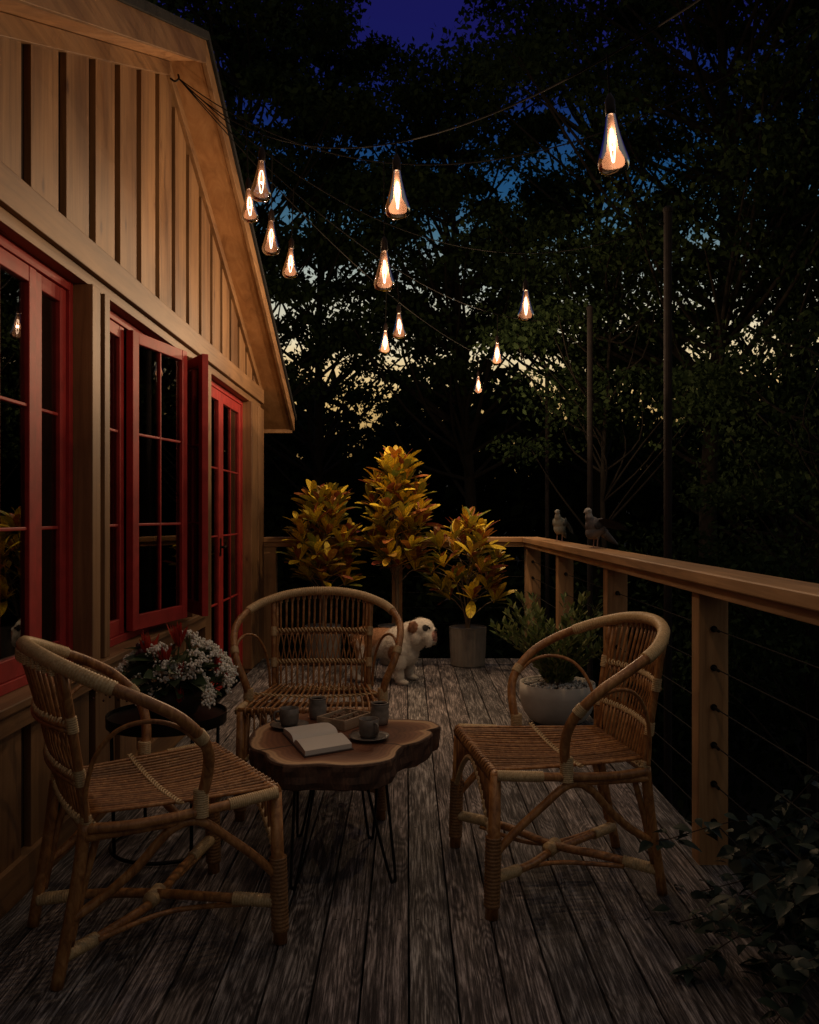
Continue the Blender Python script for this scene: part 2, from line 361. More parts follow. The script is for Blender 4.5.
    L.new(hs.outputs[0], b.inputs['Base Color']); b.inputs['Roughness'].default_value = .7
    bp = N(n, 'ShaderNodeBump'); bp.inputs['Strength'].default_value = .6; bp.inputs['Distance'].default_value = .004
    L.new(ad.outputs[0], bp.inputs['Height']); L.new(bp.outputs[0], b.inputs['Normal'])
    return m
M_deck = deck_material()

# ------------------------------------------------------------------ ground and deck
g = MB(); NX, NY = 90, 90
def ground_z(x, y):
    d = math.hypot(max(0, abs(x)-1), max(0, y-8))
    base = -2.1 + .25*math.sin(x*.5)*math.cos(y*.37) + .15*math.sin(x*1.7+y)
    return base + max(0, (y-15))*.13*(1 if y < 60 else 60/y) * (1 if y > 15 else 0)
gv = []
xs = [math.copysign(abs(u)**2.2*260, u) for u in np.linspace(-1, 1, NX)]; ys = [math.copysign(abs(u)**2.2*260, u)+5 for u in np.linspace(-1, 1, NY)]
for y in ys:
    for x in xs: gv.append((x, y, ground_z(x, y)))
g.add(gv, [(j*NX+i, j*NX+i+1, (j+1)*NX+i+1, (j+1)*NX+i) for j in range(NY-1) for i in range(NX-1)])
tag(g.build('ground', M_ground, smooth=True), kind='structure')

d = MB()
for i in range(-10, 9):
    x0 = BX + i*BW + .0028; x1 = BX + (i+1)*BW - .0028
    dz = rng.uniform(-.0012, .0012)
    cuts = [-1.5, 7.12]
    for a, b_ in zip(cuts[:-1], cuts[1:]):
        e = rng.uniform(-.004, .004)
        d.box(x0, x1, a, b_+e, -.028+dz, dz)
deck = d.build('deck', M_deck, bevel=.0025); tag(deck, kind='structure')
d = MB()
for k in range(12): d.box(-1.20, 1.07, -1.2+k*.74, -1.16+k*.74, -.2, -.031)
d.box(1.072, 1.095, -1.5, 7.10, -.22, -.031); d.box(-1.2, 1.07, 7.07, 7.10, -.22, -.031)
for y in (0.2, 3.2, 6.2):
    for x in (-1.0, .9): d.box(x, x+.09, y, y+.09, -2.4, -.201)
tag(d.build('deck_substructure', plain('dark_joist', (.03,.022,.018), .9)), kind='structure')

# ------------------------------------------------------------------ cabin
cabin = empty('cabin', (-2.5, 4.3, 0), 0, 'cedar board cabin with red windows and gable roof beside the deck', 'cabin')
cl = -cabin.location
def cpart(mb, name, m, parent=cabin, bevel=.002):
    o = mb.build(name, m, parent, bevel=bevel); o.location = cl if parent is cabin else (0,0,0)
    return o
PK = 4.36; ZP = 3.53; SL = .452
def zs(y): return ZP - SL*abs(y-PK)
def slopebox(mb, x0, x1, y0, y1, dz0, dz1):    # a bar following the rake between y0 and y1 (one slope)
    mb.prism([(y0, zs(y0)+dz0), (y1, zs(y1)+dz0), (y1, zs(y1)+dz1), (y0, zs(y0)+dz1)], x0, x1, 'x')
# backing walls
b = MB()
def wall_poly(y0, y1, z0, top=True, x0=-1.30, x1=-1.262):
    pts = [(y0, z0), (y1, z0), (y1, zs(y1)-.004)]
    if y0 < PK < y1: pts.append((PK, zs(PK)-.004))
    pts.append((y0, zs(y0)-.004)); b.prism(pts, x0, x1, 'x')
wall_poly(1.0, 7.10, 2.135)
b.box(-1.30, -1.262, 1.0, 5.07, 0, .555)
cpart(b, 'wall_backing', M_dark, bevel=0)
# boards over the backing, upper gable
b = MB()
yc = 2.76 - .29*7
while yc < 7.1:
    y0, y1 = max(yc + .035, 1.0), min(yc + .255, 7.10)
    if y1 > y0 + .01:
        if y0 < PK < y1: b.prism([(y0, 2.240), (y1, 2.240), (y1, zs(y1)-.01), (PK, zs(PK)-.01), (y0, zs(y0)-.01)], -1.2615, -1.236, 'x')
        else: b.prism([(y0, 2.240), (y1, 2.240), (y1, zs(y1)-.01), (y0, zs(y0)-.01)], -1.2615, -1.236, 'x')
    yc += .29
cpart(b, 'gable_boards', M_side)
b = MB(); yc = 2.76 - .29*6
while yc < 5.0:
    y0, y1 = yc + .035, min(yc + .255, 5.065); b.box(-1.2615, -1.236, y0, y1, .105, .56); yc += .29
cpart(b, 'lower_boards', M_side)
b = MB(); b.box(-1.275, -1.217, -.2, 5.235, -.03, .11); b.box(-1.275, -1.219, 6.61, 7.12, -.03, .11); cpart(b, 'baseboard', M_trim)
b = MB(); b.box(-1.28, -1.198, .9, 7.125, 2.13, 2.247); cpart(b, 'band_board', M_trim, bevel=.004)
b = MB(); b.box(-1.40, -1.222, .9, 7.09, 2.085, 2.1295); cpart(b, 'head_board', M_trim)
b = MB(); b.box(-1.42, -1.185, .9, 5.068, .600, .628); cpart(b, 'window_sill', M_trim, bevel=.004)
b = MB(); b.box(-1.28, -1.200, .9, 5.068, .535, .5995); cpart(b, 'sill_apron', M_trim)
for x1_, y0_, y1_, z0_ in ((-1.202,3.25,3.335,.629),(-1.205,3.39,3.45,.629),(-1.202,5.07,5.225,.002),(-1.202,4.76,4.905,.629),(-1.225,4.908,5.067,.629),(-1.206,6.60,6.86,.002),(-1.200,6.875,7.125,.002),(-1.202,1.0,1.9,.629)):
    b = MB(); b.box(-1.42, x1_, y0_, y1_, z0_, 2.084); cpart(b, 'wall_post', M_side, bevel=.003)
for x1_, y0_, y1_, z0_ in ((-1.245,3.3355,3.3895,.629),(-1.235,6.8605,6.8745,.01)):
    b = MB(); b.box(-1.40, x1_, y0_, y1_, z0_, 2.084); cpart(b, 'wall_groove', M_dark, bevel=0)
# frieze, soffit, fascia, roof
b = MB(); slopebox(b, -1.28, -1.214, .94, PK, -.075, -.003); slopebox(b, -1.28, -1.214, PK+.0005, 7.16, -.075, -.003); cpart(b, 'frieze_board', M_trim)
b = MB(); slopebox(b, -1.30, -1.054, .94, PK, 0, .022); slopebox(b, -1.30, -1.054, PK+.0005, 7.78, 0, .022); cpart(b, 'soffit', M_soffit, bevel=0)
b = MB(); slopebox(b, -5.2, -1.302, 7.13, 7.78, 0, .022); cpart(b, 'eave_soffit', M_soffit, bevel=0)
b = MB(); slopebox(b, -1.0535, -1.030, .94, PK, -.012, .105); slopebox(b, -1.0535, -1.030, PK+.0005, 7.785, -.012, .105)
b.box(-5.2, -1.054, 7.781, 7.80, 1.95, 2.085); cpart(b, 'fascia', M_trim)
b = MB(); slopebox(b, -5.2, -1.015, .90, PK, .106, .15); slopebox(b, -5.2, -1.015, PK+.0005, 7.83, .106, .15)
roof = cpart(b, 'roof', M_shingle)
b = MB(); b.box(-5.15, -1.43, 7.06, 7.10, -.2, 2.28); b.box(-5.15, -5.10, .96, 7.05, -.2, 2.3); b.box(-5.15, -1.43, .9, .94, -.2, 2.0)
cpart(b, 'end_wall', M_side)
b = MB(); b.box(-5.09, -1.43, .95, 7.05, -.1, -.002); b.box(-5.09, -1.302, .95, 7.05, 2.30, 2.34); b.box(-5.095, -5.05, .95, 7.05, 0, 2.3); b.box(-5.0, -1.43, 7.02, 7.055, 0, 2.3)
cpart(b, 'room_interior', M_int, bevel=0)
# foundation
b = MB(); b.box(-5.1, -1.3, 1.0, 7.05, -2.6, -.21); cpart(b, 'foundation', plain('stone_footing', (.08,.075,.07), .9))

def sash_meshes(w, z0, z1, st=.055, nx=2, nz=3, th=.035, mun=.012):   # local: hinge at origin, leaf runs +y, faces +x
    f = MB()
    f.box(-th/2, th/2, 0, st, z0, z1); f.box(-th/2, th/2, w-st, w, z0, z1)
    f.box(-th/2+.001, th/2-.001, st, w-st, z1-st, z1); f.box(-th/2+.001, th/2-.001, st, w-st, z0, z0+st*1.25)
    a0, a1 = z0+st*1.25, z1-st
    for i in range(1, nz): z = a0+(a1-a0)*i/nz; f.box(-.011, .011, st, w-st, z-mun/2, z+mun/2)
    for i in range(1, nx): y = st+(w-2*st)*i/nx; f.box(-.012, .012, y-mun/2, y+mun/2, a0, a1)
    p = MB(); p.box(-.002, .002, st-.004, w-st+.004, a0-.004, a1+.004)
    return f, p
def sash(parent, x, y, ang, w, z0, z1, off, **kw):
    f, p = sash_meshes(w, z0, z1, **kw)
    o = f.build('sash', M_red, parent, bevel=.003); o.location = Vector((x, y, 0)) ; o.rotation_euler = (0, 0, ang)
    q = p.build('pane', M_glass, parent); q.location = Vector((x, y, 0)); q.rotation_euler = (0, 0, ang)
    return o
ZW0, ZW1 = .640, 2.078
def window(y0, y1, name='window', z0=.629, label=None, fw=.035):
    f = MB(); x0, x1 = -1.345, -1.275
    f.box(x0, x1, y0+.001, y0+fw, z0, 2.084); f.box(x0, x1, y1-fw, y1-.001, z0, 2.084)
    f.box(x0+.001, x1-.001, y0+fw, y1-fw, 2.084-fw, 2.0835); f.box(x0+.001, x1-.001, y0+fw, y1-fw, z0+.0005, z0+fw)
    o = cpart(f, name, M_red); 
    if label: o['label'] = label
    return o
w1 = window(1.9, 3.248); w1['label'] = 'closed red window nearest the camera'
zA, zB = .629+.036, 2.084-.036
sash(w1, -1.302, 1.937, 0, .49, zA, zB, 0)
sash(w1, -1.300, 2.43, 0, .512, zA, zB, 0)
sash(w1, -1.305, 2.944, 0, .267, zA, zB, 0, nx=1)
w2 = window(3.452, 4.758); w2['label'] = 'red window with two casements swung open over the deck'
sash(w2, -1.302, 3.489, 0, .37, zA, zB, 0, nx=1)
sash(w2, -1.262, 3.865, -math.atan2(.112, .52), .535, zA+.006, zB-.006, 0)
sash(w2, -1.250, 4.742, math.pi + math.atan2(.195, .30), .36, zA+.006, zB-.006, 0)
dr = window(5.228, 6.598, 'door', .004); dr['label'] = 'red glazed double door'
sash(dr, -1.30, 5.264, 0, .60, .045, zB, 0, nx=2, nz=4, st=.07)
sash(dr, -1.30, 5.866, 0, .696, .045, zB, 0, nx=2, nz=4, st=.07)
for ch in list(dr.children):
    if ch.name.startswith('sash'): ch.name = 'leaf'
h = MB(); h.tube([(-1.28, 5.84, .98), (-1.245, 5.84, .98), (-1.24, 5.75, .98)], .009, 8); h.box(-1.283, -1.278, 5.82, 5.86, .92, 1.04)
h.build('handle', M_metal, dr)
hk = MB(); hk.tube(cr([(-1.214, PK, 3.44), (-1.19, PK, 3.425), (-1.17, PK, 3.44), (-1.175, PK, 3.46)], 5), .005, 6)
cpart(hk, 'wire_hook', M_metal, bevel=0)

# ------------------------------------------------------------------ railing
rail = empty('deck_railing', (1.05, 4, 0), 0, 'cedar deck railing with broad cap and black cables round the deck corner', 'railing')
def rp(mb, name, m, bevel=.003, parent=rail):
    o = mb.build(name, m, parent, bevel=bevel); o.location = -rail.location if parent is rail else (0,0,0); return o
RY = 7.17
b = MB(); b.prism([(.963, -.6), (1.118, -.6), (1.118, RY+.075), (.963, RY-.08)], .972, 1.014, 'z'); rp(b, 'cap_rail', M_beam, .005)
b = MB(); b.prism([(-1.20, RY-.08), (.961, RY-.08), (1.116, RY+.075), (-1.20, RY+.075)], .972, 1.0137, 'z'); rp(b, 'cap_rail', M_cross, .005)
b = MB(); b.box(.983, 1.10, -.6, RY-.062, .934, .9715); rp(b, 'sub_rail', M_beam)
b = MB(); b.box(-1.20, 1.10, RY-.060, RY+.055, .9345, .9712); rp(b, 'sub_rail', M_cross)
cabz = (.81, .677, .542, .413, .28, .15)
for y, th in ((.2, .085), (1.60, .085), (2.95, .075), (4.29, .09), (5.67, .09)):
    b = MB(); b.box(1.0, 1.102, y-th/2, y+th/2, -.35, .9335); p = rp(b, 'post', M_wall, .004)
    for z in cabz:
        f = MB(); f.tube([(1.05, y-th/2-.001, z), (1.05, y-th/2-.006, z)], .0115, 10); f.tube([(1.05, y-th/2-.006, z), (1.05, y-th/2-.05, z-.002)], .0055, 8)
        rp(f, 'cable_fitting', M_metal, 0, p)
b = MB(); b.box(.998, 1.118, RY-.065, RY+.05, -.35, .934); p = rp(b, 'post', M_wall, .004)
for z in cabz:
    f = MB(); f.tube([(1.05, RY-.066, z), (1.05, RY-.072, z)], .0115, 10); f.tube([(1.05, RY-.072, z), (1.05, RY-.11, z-.002)], .0055, 8); rp(f, 'cable_fitting', M_metal, 0, p)
for x0, x1 in ((-1.236+.02, -1.10), (-.127, -.04)):
    b = MB(); b.box(x0, x1, RY-.045, RY+.045, -.35, .934); rp(b, 'post', M_wall, .004)
for z in cabz:
    f = MB(); f.tube([(1.05, -.6, z), (1.05, RY, z)], .0022, 6); rp(f, 'cable', M_steel, 0)
    f = MB(); f.tube([(-1.2, RY, z+.004), (1.05, RY, z+.004)], .0022, 6); rp(f, 'cable', M_steel, 0)

# ------------------------------------------------------------------ poles, wires, bulbs
HOOK = Vector((-1.172, PK, 3.44))
poles = [(1.55, .75, 2.85, 'dark steel light pole rising outside the rail beside the camera'),
         (1.55, 2.90, 3.02, 'dark steel light pole just outside the right edge of the view'),
         (1.55, 5.05, 3.00, 'tallest looking dark pole behind the rail right of the pigeons'),
         (1.55, 7.20, 2.94, 'dark pole rising behind the pigeon with dark wings'),
         (1.55, 9.40, 2.84, 'farthest dark pole, rising behind the pale pigeon')]
tops = []
for x, y, z, lb in poles:
    e = empty('light_pole', (x, y, -2.2), 0, lb, 'pole', 'dark poles outside the railing')
    b = MB(); b.tube([(0,0,0), (0,0,z+2.2)], .024, 12); b.build('pole', M_rust, e, smooth=False)
    b = MB(); b.lathe([(.024,0),(.030,0),(.030,.02),(.015,.035)], 12, (0,0,z+2.2)); b.build('pole_cap', M_rust, e)
    b = MB(); b.tube(cr([(-.024,0,z+2.13),(-.045,0,z+2.125),(-.05,0,z+2.145),(-.035,0,z+2.155)],4), .004, 6); b.build('eye_hook', M_metal, e)
    tops.append(Vector((x-.045, y, z-.065)))
sags = [.74, .50, .47, .42, .36]
wl = ['thin black wire sagging nearest overhead from the gable peak toward the camera side', 'thin black wire from the gable peak to the pole beyond the right frame edge',
      'thin black wire sagging from the gable peak to the tallest pole', 'thin black wire from the gable peak to the pole behind the pigeons', 'thin black wire from the gable peak to the farthest pole']
def wire_pt(i, t):
    p = HOOK.lerp(tops[i], t); p.z -= sags[i]*4*t*(1-t); return p
M_cord = plain('black_cord', (.004, .003, .003), 1.0, bump=0)
for i in range(5):
    b = MB(); b.tube([wire_pt(i, k/40) for k in range(41)], .0026, 6)
    tag(b.build('string_light_wire', M_cord, smooth=True), wl[i], 'wire', 'wires fanning out from the gable peak')
M_bulb = glassmat('amber_bulb_glass', (.92, .78, .66), (1.0, .50, .32), .032, 0.02, 1.4)
M_bulb2 = glassmat('low_scatter_bulb_glass', (.92, .78, .66), (1.0, .50, .32), .006, 0.02, 1.4)  # same glass, its scatter lowered to tone down the glow of stronger lamps
M_fil = emis('glowing_filament', (1.0, .80, .62), 5.0)
M_brass = plain('dark_socket', (.015, .008, .006), .5, metal=.4)
# wire index, px, bottom py, top py, label, watts factor
bulbs = [(0, 614, 174, 112, 'largest bulb, hanging alone at upper right above the rail', 0.7),
         (0, 398, 218, 168, 'second largest bulb, hanging high over the middle of the deck', 1.0),
         (0, 261, 201, 160, 'topmost bulb of the cluster beside the gable edge', 0.18),
         (1, 250.5, 222, 188, 'leftmost bulb, touching the gable edge just below the topmost of its cluster', 0.3),
         (1, 384.5, 291, 249, 'bulb hanging below the second largest one in the middle', 0.75),
         (2, 271, 255, 220, 'third bulb down in the cluster beside the gable edge', 0.3),
         (2, 526, 321, 287, 'bulb hanging alone left of the tallest pole', 2.6),
         (3, 290, 278, 247, 'lowest bulb of the cluster beside the gable edge', 0.5),
         (3, 400, 339, 312, 'small bulb in the middle above the tallest yellow plant, upper of a close pair', 2.0),
         (3, 497, 365, 342, 'small bulb hanging low before the bright gap in the trees', 5.0),
         (4, 385, 354, 330, 'small bulb of a close pair, lower and left of its neighbour', 6.0),
         (4, 478.5, 394, 376, 'smallest and lowest bulb, hanging far back over the rail corner', 5.0)]
prof = [(.010, .165), (.0125, .158), (.0145, .145), (.0190, .12), (.0250, .095), (.0315, .072), (.0380, .050), (.0420, .036), (.0425, .025), (.0385, .012), (.028, .003), (.012, .0)]
gm = MB(); gm.lathe(prof, 24)
fm = MB()
for s_ in (-1, 1):
    fm.tube(cr([(s_*.0035, 0, .118), (s_*.0075, .002*s_, .095), (s_*.0085, 0, .068), (s_*.0035, 0, .034)], 6), .0021, 6)
fm.tube([(-.0035,0,.118),(0,0,.122),(.0035,0,.118)], .0021, 6); fm.tube([(-.0035,0,.034),(0,0,.031),(.0035,0,.034)], .0021, 6)
sm = MB(); sm.lathe([(.011,.155),(.0135,.157),(.014,.17),(.0135,.195),(.009,.205),(.004,.215)], 16)
stem = MB(); stem.tube([(0,0,.155),(0,0,.120)], .003, 6)
g0 = f0 = s0 = None; shared = {}
for wi, px, pb, ptp, lb, wf in bulbs:
    A = HOOK; B = tops[wi]; m_ = (px-407)/FPX     # where this line of sight crosses the wire's plane
    t = (m_*A.y - A.x) / ((B.x-A.x) - m_*(B.y-A.y))
    p = wire_pt(wi, t); k = FPX/p.y
    zb = H + (515-pb)/k; sc = ((pb-ptp)/k)/.165; sc = min(max(sc, .92), 1.12)
    e = empty('light_bulb', (p.x, p.y, zb), rng.uniform(0, 3), lb, 'bulb', 'teardrop filament bulbs strung over the deck')
    e.rotation_euler = (R(rng.uniform(-3, 3)), R(rng.uniform(-3, 3)), rng.uniform(0, 3))
    for nm, mb_, mt in (('glass', gm, M_bulb), ('filament', fm, M_fil), ('socket', sm, M_brass), ('filament_stem', stem, M_brass)):
        if nm not in shared:
            o = mb_.build(nm, mt, e, smooth=True); shared[nm] = o
        else:
            o = shared[nm].copy(); COL.objects.link(o); o.parent = e
        if nm == 'glass' and wf >= 2:
            if 'g2' not in shared: shared['g2'] = o.data.copy(); shared['g2'].materials[0] = M_bulb2
            o.data = shared['g2']
        o.scale = (sc, sc, sc)
    c = MB(); L = max(p.z - zb, .23*sc)
    c.tube([(0,0,.22*sc), (0,0,L)], .0028, 6); c.build('cord', M_cord, e)
    l = bpy.data.lights.new('filament_light', 'POINT'); l.energy = BULB_W*wf; l.color = (1.0, .76, .51); l.shadow_soft_size = .006
    lo = bpy.data.objects.new('filament_light', l); COL.objects.link(lo); lo.parent = e; lo.location = (0, 0, .075*sc)

# ------------------------------------------------------------------ rattan chairs
def make_chair():
    root = empty('rattan_armchair')
    f = MB()                                             # seat frame
    fr = [(-.285,.262,.425),(-.285,.05,.412),(-.262,-.12,.402),(-.215,-.235,.398),(.215,-.235,.398),(.262,-.12,.402),(.285,.05,.412),(.285,.262,.425)]
    side = cr(fr[:4], 6); rear = [fr[3], fr[4]]; side2 = cr(fr[4:], 6)
    f.tube(side + [Vector(p) for p in side2], .0135, 10, closed=True)
    f.tube([(-.285,.262,.422),(.285,.262,.422)], .0125, 10)
    for s in (-1, 1): f.tube([(s*.275,.02,.39),(s*.22,-.235,.375)], .011, 8)
    f.tube([(-.27,0,.392),(.27,0,.392)], .011, 8)
    f_o = f.build('seat_frame', M_rat, root, smooth=True)
    st = MB(); n = 21                                    # seat slats, front to back
    def sz(x, y):                                        # dished seat
        return .428 - .016*math.cos(x/.28*math.pi/2)*math.cos((y-.01)/.25*math.pi/2)
    for i in range(n):
        u = -1 + 2*(i+.5)/n
        pts = [(u*.268, .262, .402), (u*.268, .277, .408), (u*.269, .281, .424), (u*.27, .273, .437)] + [(u*(.268 - .058*max(0, (.26-y)/.5)**1.6), y, sz(u*.27, y)+.006) for y in np.linspace(.25, -.23, 11)]
        j = rng.uniform(-.0015, .0015)
        st.tube([(p[0]+j, p[1], p[2]+j*.6) for p in pts], .0052, 6)
    st_o = st.build('seat', M_rat, root, smooth=True)
    bd = MB()                                            # bindings: pale cane over front rail, mid seat and rear
    def braid(a, b, bow=0, r=.0045, nn=24, amp=.006, zf=None):
        a = Vector(a); b_ = Vector(b)
        for ph in (0, math.pi):
            pts = []
            for q in range(nn*4+1):
                t = q/(nn*4); p = a.lerp(b_, t)
                if zf: p.z = zf(p.x, p.y)
                p = p + Vector((0, 0, amp*.5*math.sin(t*nn*math.pi+ph))) + Vector((0, amp*math.cos(t*nn*math.pi+ph), 0))
                p.y += bow*math.sin(t*math.pi)
                pts.append(p)
            bd.tube(pts, r, 5)
    braid((-.268, -.005, .42), (.268, -.005, .42), 0, .0034, 26, .0065, lambda x, y: sz(x, y)+.011)
    braid((-.225, -.222, .41), (.225, -.222, .41), 0, .004, 20, .008, lambda x, y: .412)
    for s in (-1, 1):
        pts, rs = wrapr([Vector((s*.285,.26,.425)), Vector((s*.285,.12,.416))], .0165, .006, .0009); bd.tube(pts, rs, 8)
        pts, rs = wrapr([Vector((s*.284,.045,.398)), Vector((s*.281,.045,.47))], .021, .006, .0009); bd.tube(pts, rs, 8)
    bd.build('cane_binding', M_bind, st_o, smooth=True); bd = MB()
    # hoop: arms and top rail in one bent cane
    hp = [(-.272,.03,.395),(-.292,.055,.49),(-.332,.045,.59),(-.356,-.025,.675),(-.350,-.12,.735),(-.298,-.225,.785),(-.20,-.30,.822),(-.10,-.335,.84),(0,-.345,.845)]
    hp = hp + [(-x, y, z) for x, y, z in hp[:-1][::-1]]
    hc = cr(hp, 8)
    h = MB(); h.tube(hc, .0155, 12); h_o = h.build('arm_hoop', M_rat, root, smooth=True)
    L = len(hc); mid = hc[int(L*.29):int(L*.71)+1]
    pts, rs = wrapr(mid, .0195, .009, .0011); bd.tube(pts, rs, 10); bd.build('cane_wrap', M_bind, h_o, smooth=True)
    for q in (.155, .845):
        i = int(L*q); pts, rs = wrapr(hc[i-1:i+2], .0185, .005, .0008); bd = MB(); bd.tube(pts, rs, 10); bd.build('cane_wrap', M_bind, h_o, smooth=True)
    bd = MB()
    # uprights and back slats
    bk = MB()
    def back_pt(u, z):      # u in -1..1 across, z height
        t = (z-.40)/.43
        w = .212 + .012*t; y = -.230 - .055*t - (.012+.050*max(0,t))*(1-u*u)
        return Vector((u*w, y - .01*t*t, z))
    def top_z(u): return .838 - .022*abs(u)**2.2 - .008
    for s in (-1, 1):
        bk.tube([back_pt(s, z) for z in (.37, .45, .55, .65, .75, .812)], .0115, 8)
        bk.tube([back_pt(s*.93, z) for z in (.40, .5, .6, .7, .8)], .007, 6)
    nb = 16
    for i in range(nb):
        u = -.86 + 1.72*i/(nb-1)
        bk.tube([back_pt(u, z) for z in (.66, .71, .76, top_z(u))], .0053, 6)
        bk.tube([back_pt(u, z) for z in (.395, .44, .49, .53)], .005, 6)
        for ddu in (-1, 1):
            u2 = u + ddu*.057
            bk.tube([back_pt(u, .525), back_pt((u+u2)/2, .56)+Vector((0, .003*ddu, 0)), back_pt(u2, .595)+Vector((0, .003*ddu, 0)), back_pt((u+u2)/2, .635), back_pt(u, .665)], .0032, 5)
    for z in (.665, .527):
        bk.tube([back_pt(u, z)+Vector((0,-.008,0)) for u in np.linspace(-1, 1, 13)], .008, 8)
        bk.tube([back_pt(u, z)+Vector((0,-.012,-.012)) for u in np.linspace(-1, 1, 13)], .006, 6)
    bk_o = bk.build('backrest', M_rat, root, smooth=True)
    for z in (.668, .53, .41):
        for ph in (0, math.pi):
            pts = []
            for q in range(97):
                u = -1 + 2*q/96; p = back_pt(u, z); a = q*math.pi/3.2 + ph
                pts.append(p + Vector((0, .0095*math.cos(a)-.003, .0095*math.sin(a))))
            bd.tube(pts, .0038, 5)
        for s in (-1, 1):
            c0 = back_pt(s, z-.02); c1 = back_pt(s, z+.02); pts, rs = wrapr([c0, c1], .0145, .006, .0008); bd.tube(pts, rs, 8)
    for i in range(nb):                                  # loops tying slats to the hoop
        u = -.86 + 1.72*i/(nb-1); c0 = back_pt(u, top_z(u)); c0.y -= .004
        pts, rs = wrapr([c0 - Vector((0,0,.022)), c0 + Vector((0,0,.004))], .0085, .006, .001); bd.tube(pts, rs, 6)
    bd.build('cane_binding', M_bind, bk_o, smooth=True)
    # side arches
    for s in (-1, 1):
        ar = MB(); ar.tube(cr([(s*.345,.028,.60),(s*.338,-.03,.655),(s*.315,-.10,.675),(s*.282,-.17,.655),(s*.252,-.218,.59),(s*.236,-.238,.50),(s*.232,-.236,.42)], 6), .0062, 7)
        ar.build('side_arch', M_rat, root, smooth=True)
    # legs
    for s in (-1, 1):
        l = MB(); l.tube([(s*.275,.262,.425),(s*.276,.268,.2),(s*.277,.275,0)], [.0165,.019,.02], 10); l.tube([(s*.245,.262,.42),(s*.262,.27,.2),(s*.268,.272,.05)], .011, 8)
        l_o = l.build('leg', M_rat, root, smooth=True)
        bd = MB(); pts, rs = wrapr([Vector((s*.2755,.268,.24)), Vector((s*.277,.274,.035))], .0245, .011, .0012); bd.tube(pts, rs, 12); bd.build('cane_wrap', M_wrap, l_o, smooth=True)
        l = MB(); l.tube(cr([(s*.212,-.235,.41),(s*.205,-.255,.25),(s*.192,-.30,0)], 5), .0165, 10); l.tube(cr([(s*.20,-.20,.38),(s*.20,-.235,.25),(s*.196,-.268,.1)], 5), .010, 8)
        l.build('leg', M_rat, root, smooth=True)
        br = MB()
        br.tube(cr([(s*.276,.262,.19),(s*.278,.20,.255),(s*.28,.12,.325),(s*.279,.04,.385),(s*.262,-.03,.37),(s*.242,-.11,.285),(s*.215,-.19,.215),(s*.203,-.265,.17)], 6), .0125, 9)
        br.build('side_brace', M_rat, root, smooth=True)
    x = MB(); xw = []
    for s in (-1, 1):
        off = .012 if s > 0 else -.008
        c = cr([(s*.268,.262,.115),(s*.14,.12,.10+off),(0,0,.085+off),(-s*.10,-.14,.08+off),(-s*.19,-.285,.075)], 6)
        x.tube(c, .0135, 10)
        for a, b_ in ((0, 4), (len(c)-5, len(c)-1)):
            pts, rs = wrapr(c[a:b_+1], .0185, .008, .001); q_ = MB(); q_.tube(pts, rs, 8); xw.append(q_)
        x.tube(cr([(s*.20,.20,.095),(s*.10,.075,.075),(s*.085,-.03,.07),(s*.15,-.19,.075)], 6), .0075, 7)
    pts, rs = wrapr([Vector((-.025,.02,.09)), Vector((.025,-.02,.09))], .023, .008, .001); q_ = MB(); q_.tube(pts, rs, 10); xw.append(q_)
    x_o = x.build('stretcher', M_rat, root, smooth=True); [q_.build('cane_wrap', M_bind, x_o, smooth=True) for q_ in xw]; bd = MB()
    # front apron: slats dropping to a curved edge
    ap = MB(); ce = []
    for i in range(22):
        u = -.93 + 1.86*i/21; xx = u*.262; zl = .395 - .17*abs(u)**1.8
        ap.tube([(xx, .272, .42), (xx, .273, zl)], .0042, 5)
    ce = [(u*.262, .273, .395-.17*abs(u)**1.8) for u in np.linspace(-.97, .97, 31)]
    ap.tube(ce, .007, 7)
    ap_o = ap.build('front_apron', M_rat, root, smooth=True)
    cev = [Vector(p) for p in ce]; pts, rs = wrapr(cev, .0088, .018, .0018); bd.tube(pts, rs, 6)
    bd.build('cane_binding', M_bind, ap_o, smooth=True)
    return root
ch = make_chair()
chairs = [((.485, 2.84), 188, 'rattan armchair on the right, side on, in front of the white bowl planter'),
          ((-.735, 2.475), 32, 'rattan armchair on the left, seen from behind, nearest the red windows'),
          ((-.385, 3.62), 271, 'rattan armchair facing the camera behind the log table')]
for i, ((x, y), deg, lb) in enumerate(chairs):
    o = ch if i == 0 else copy_tree(ch)
    o.location = (x, y, 0.0015); o.rotation_euler = (0, 0, R(deg-90)); tag(o, lb, 'armchair', 'rattan armchairs round the log table')

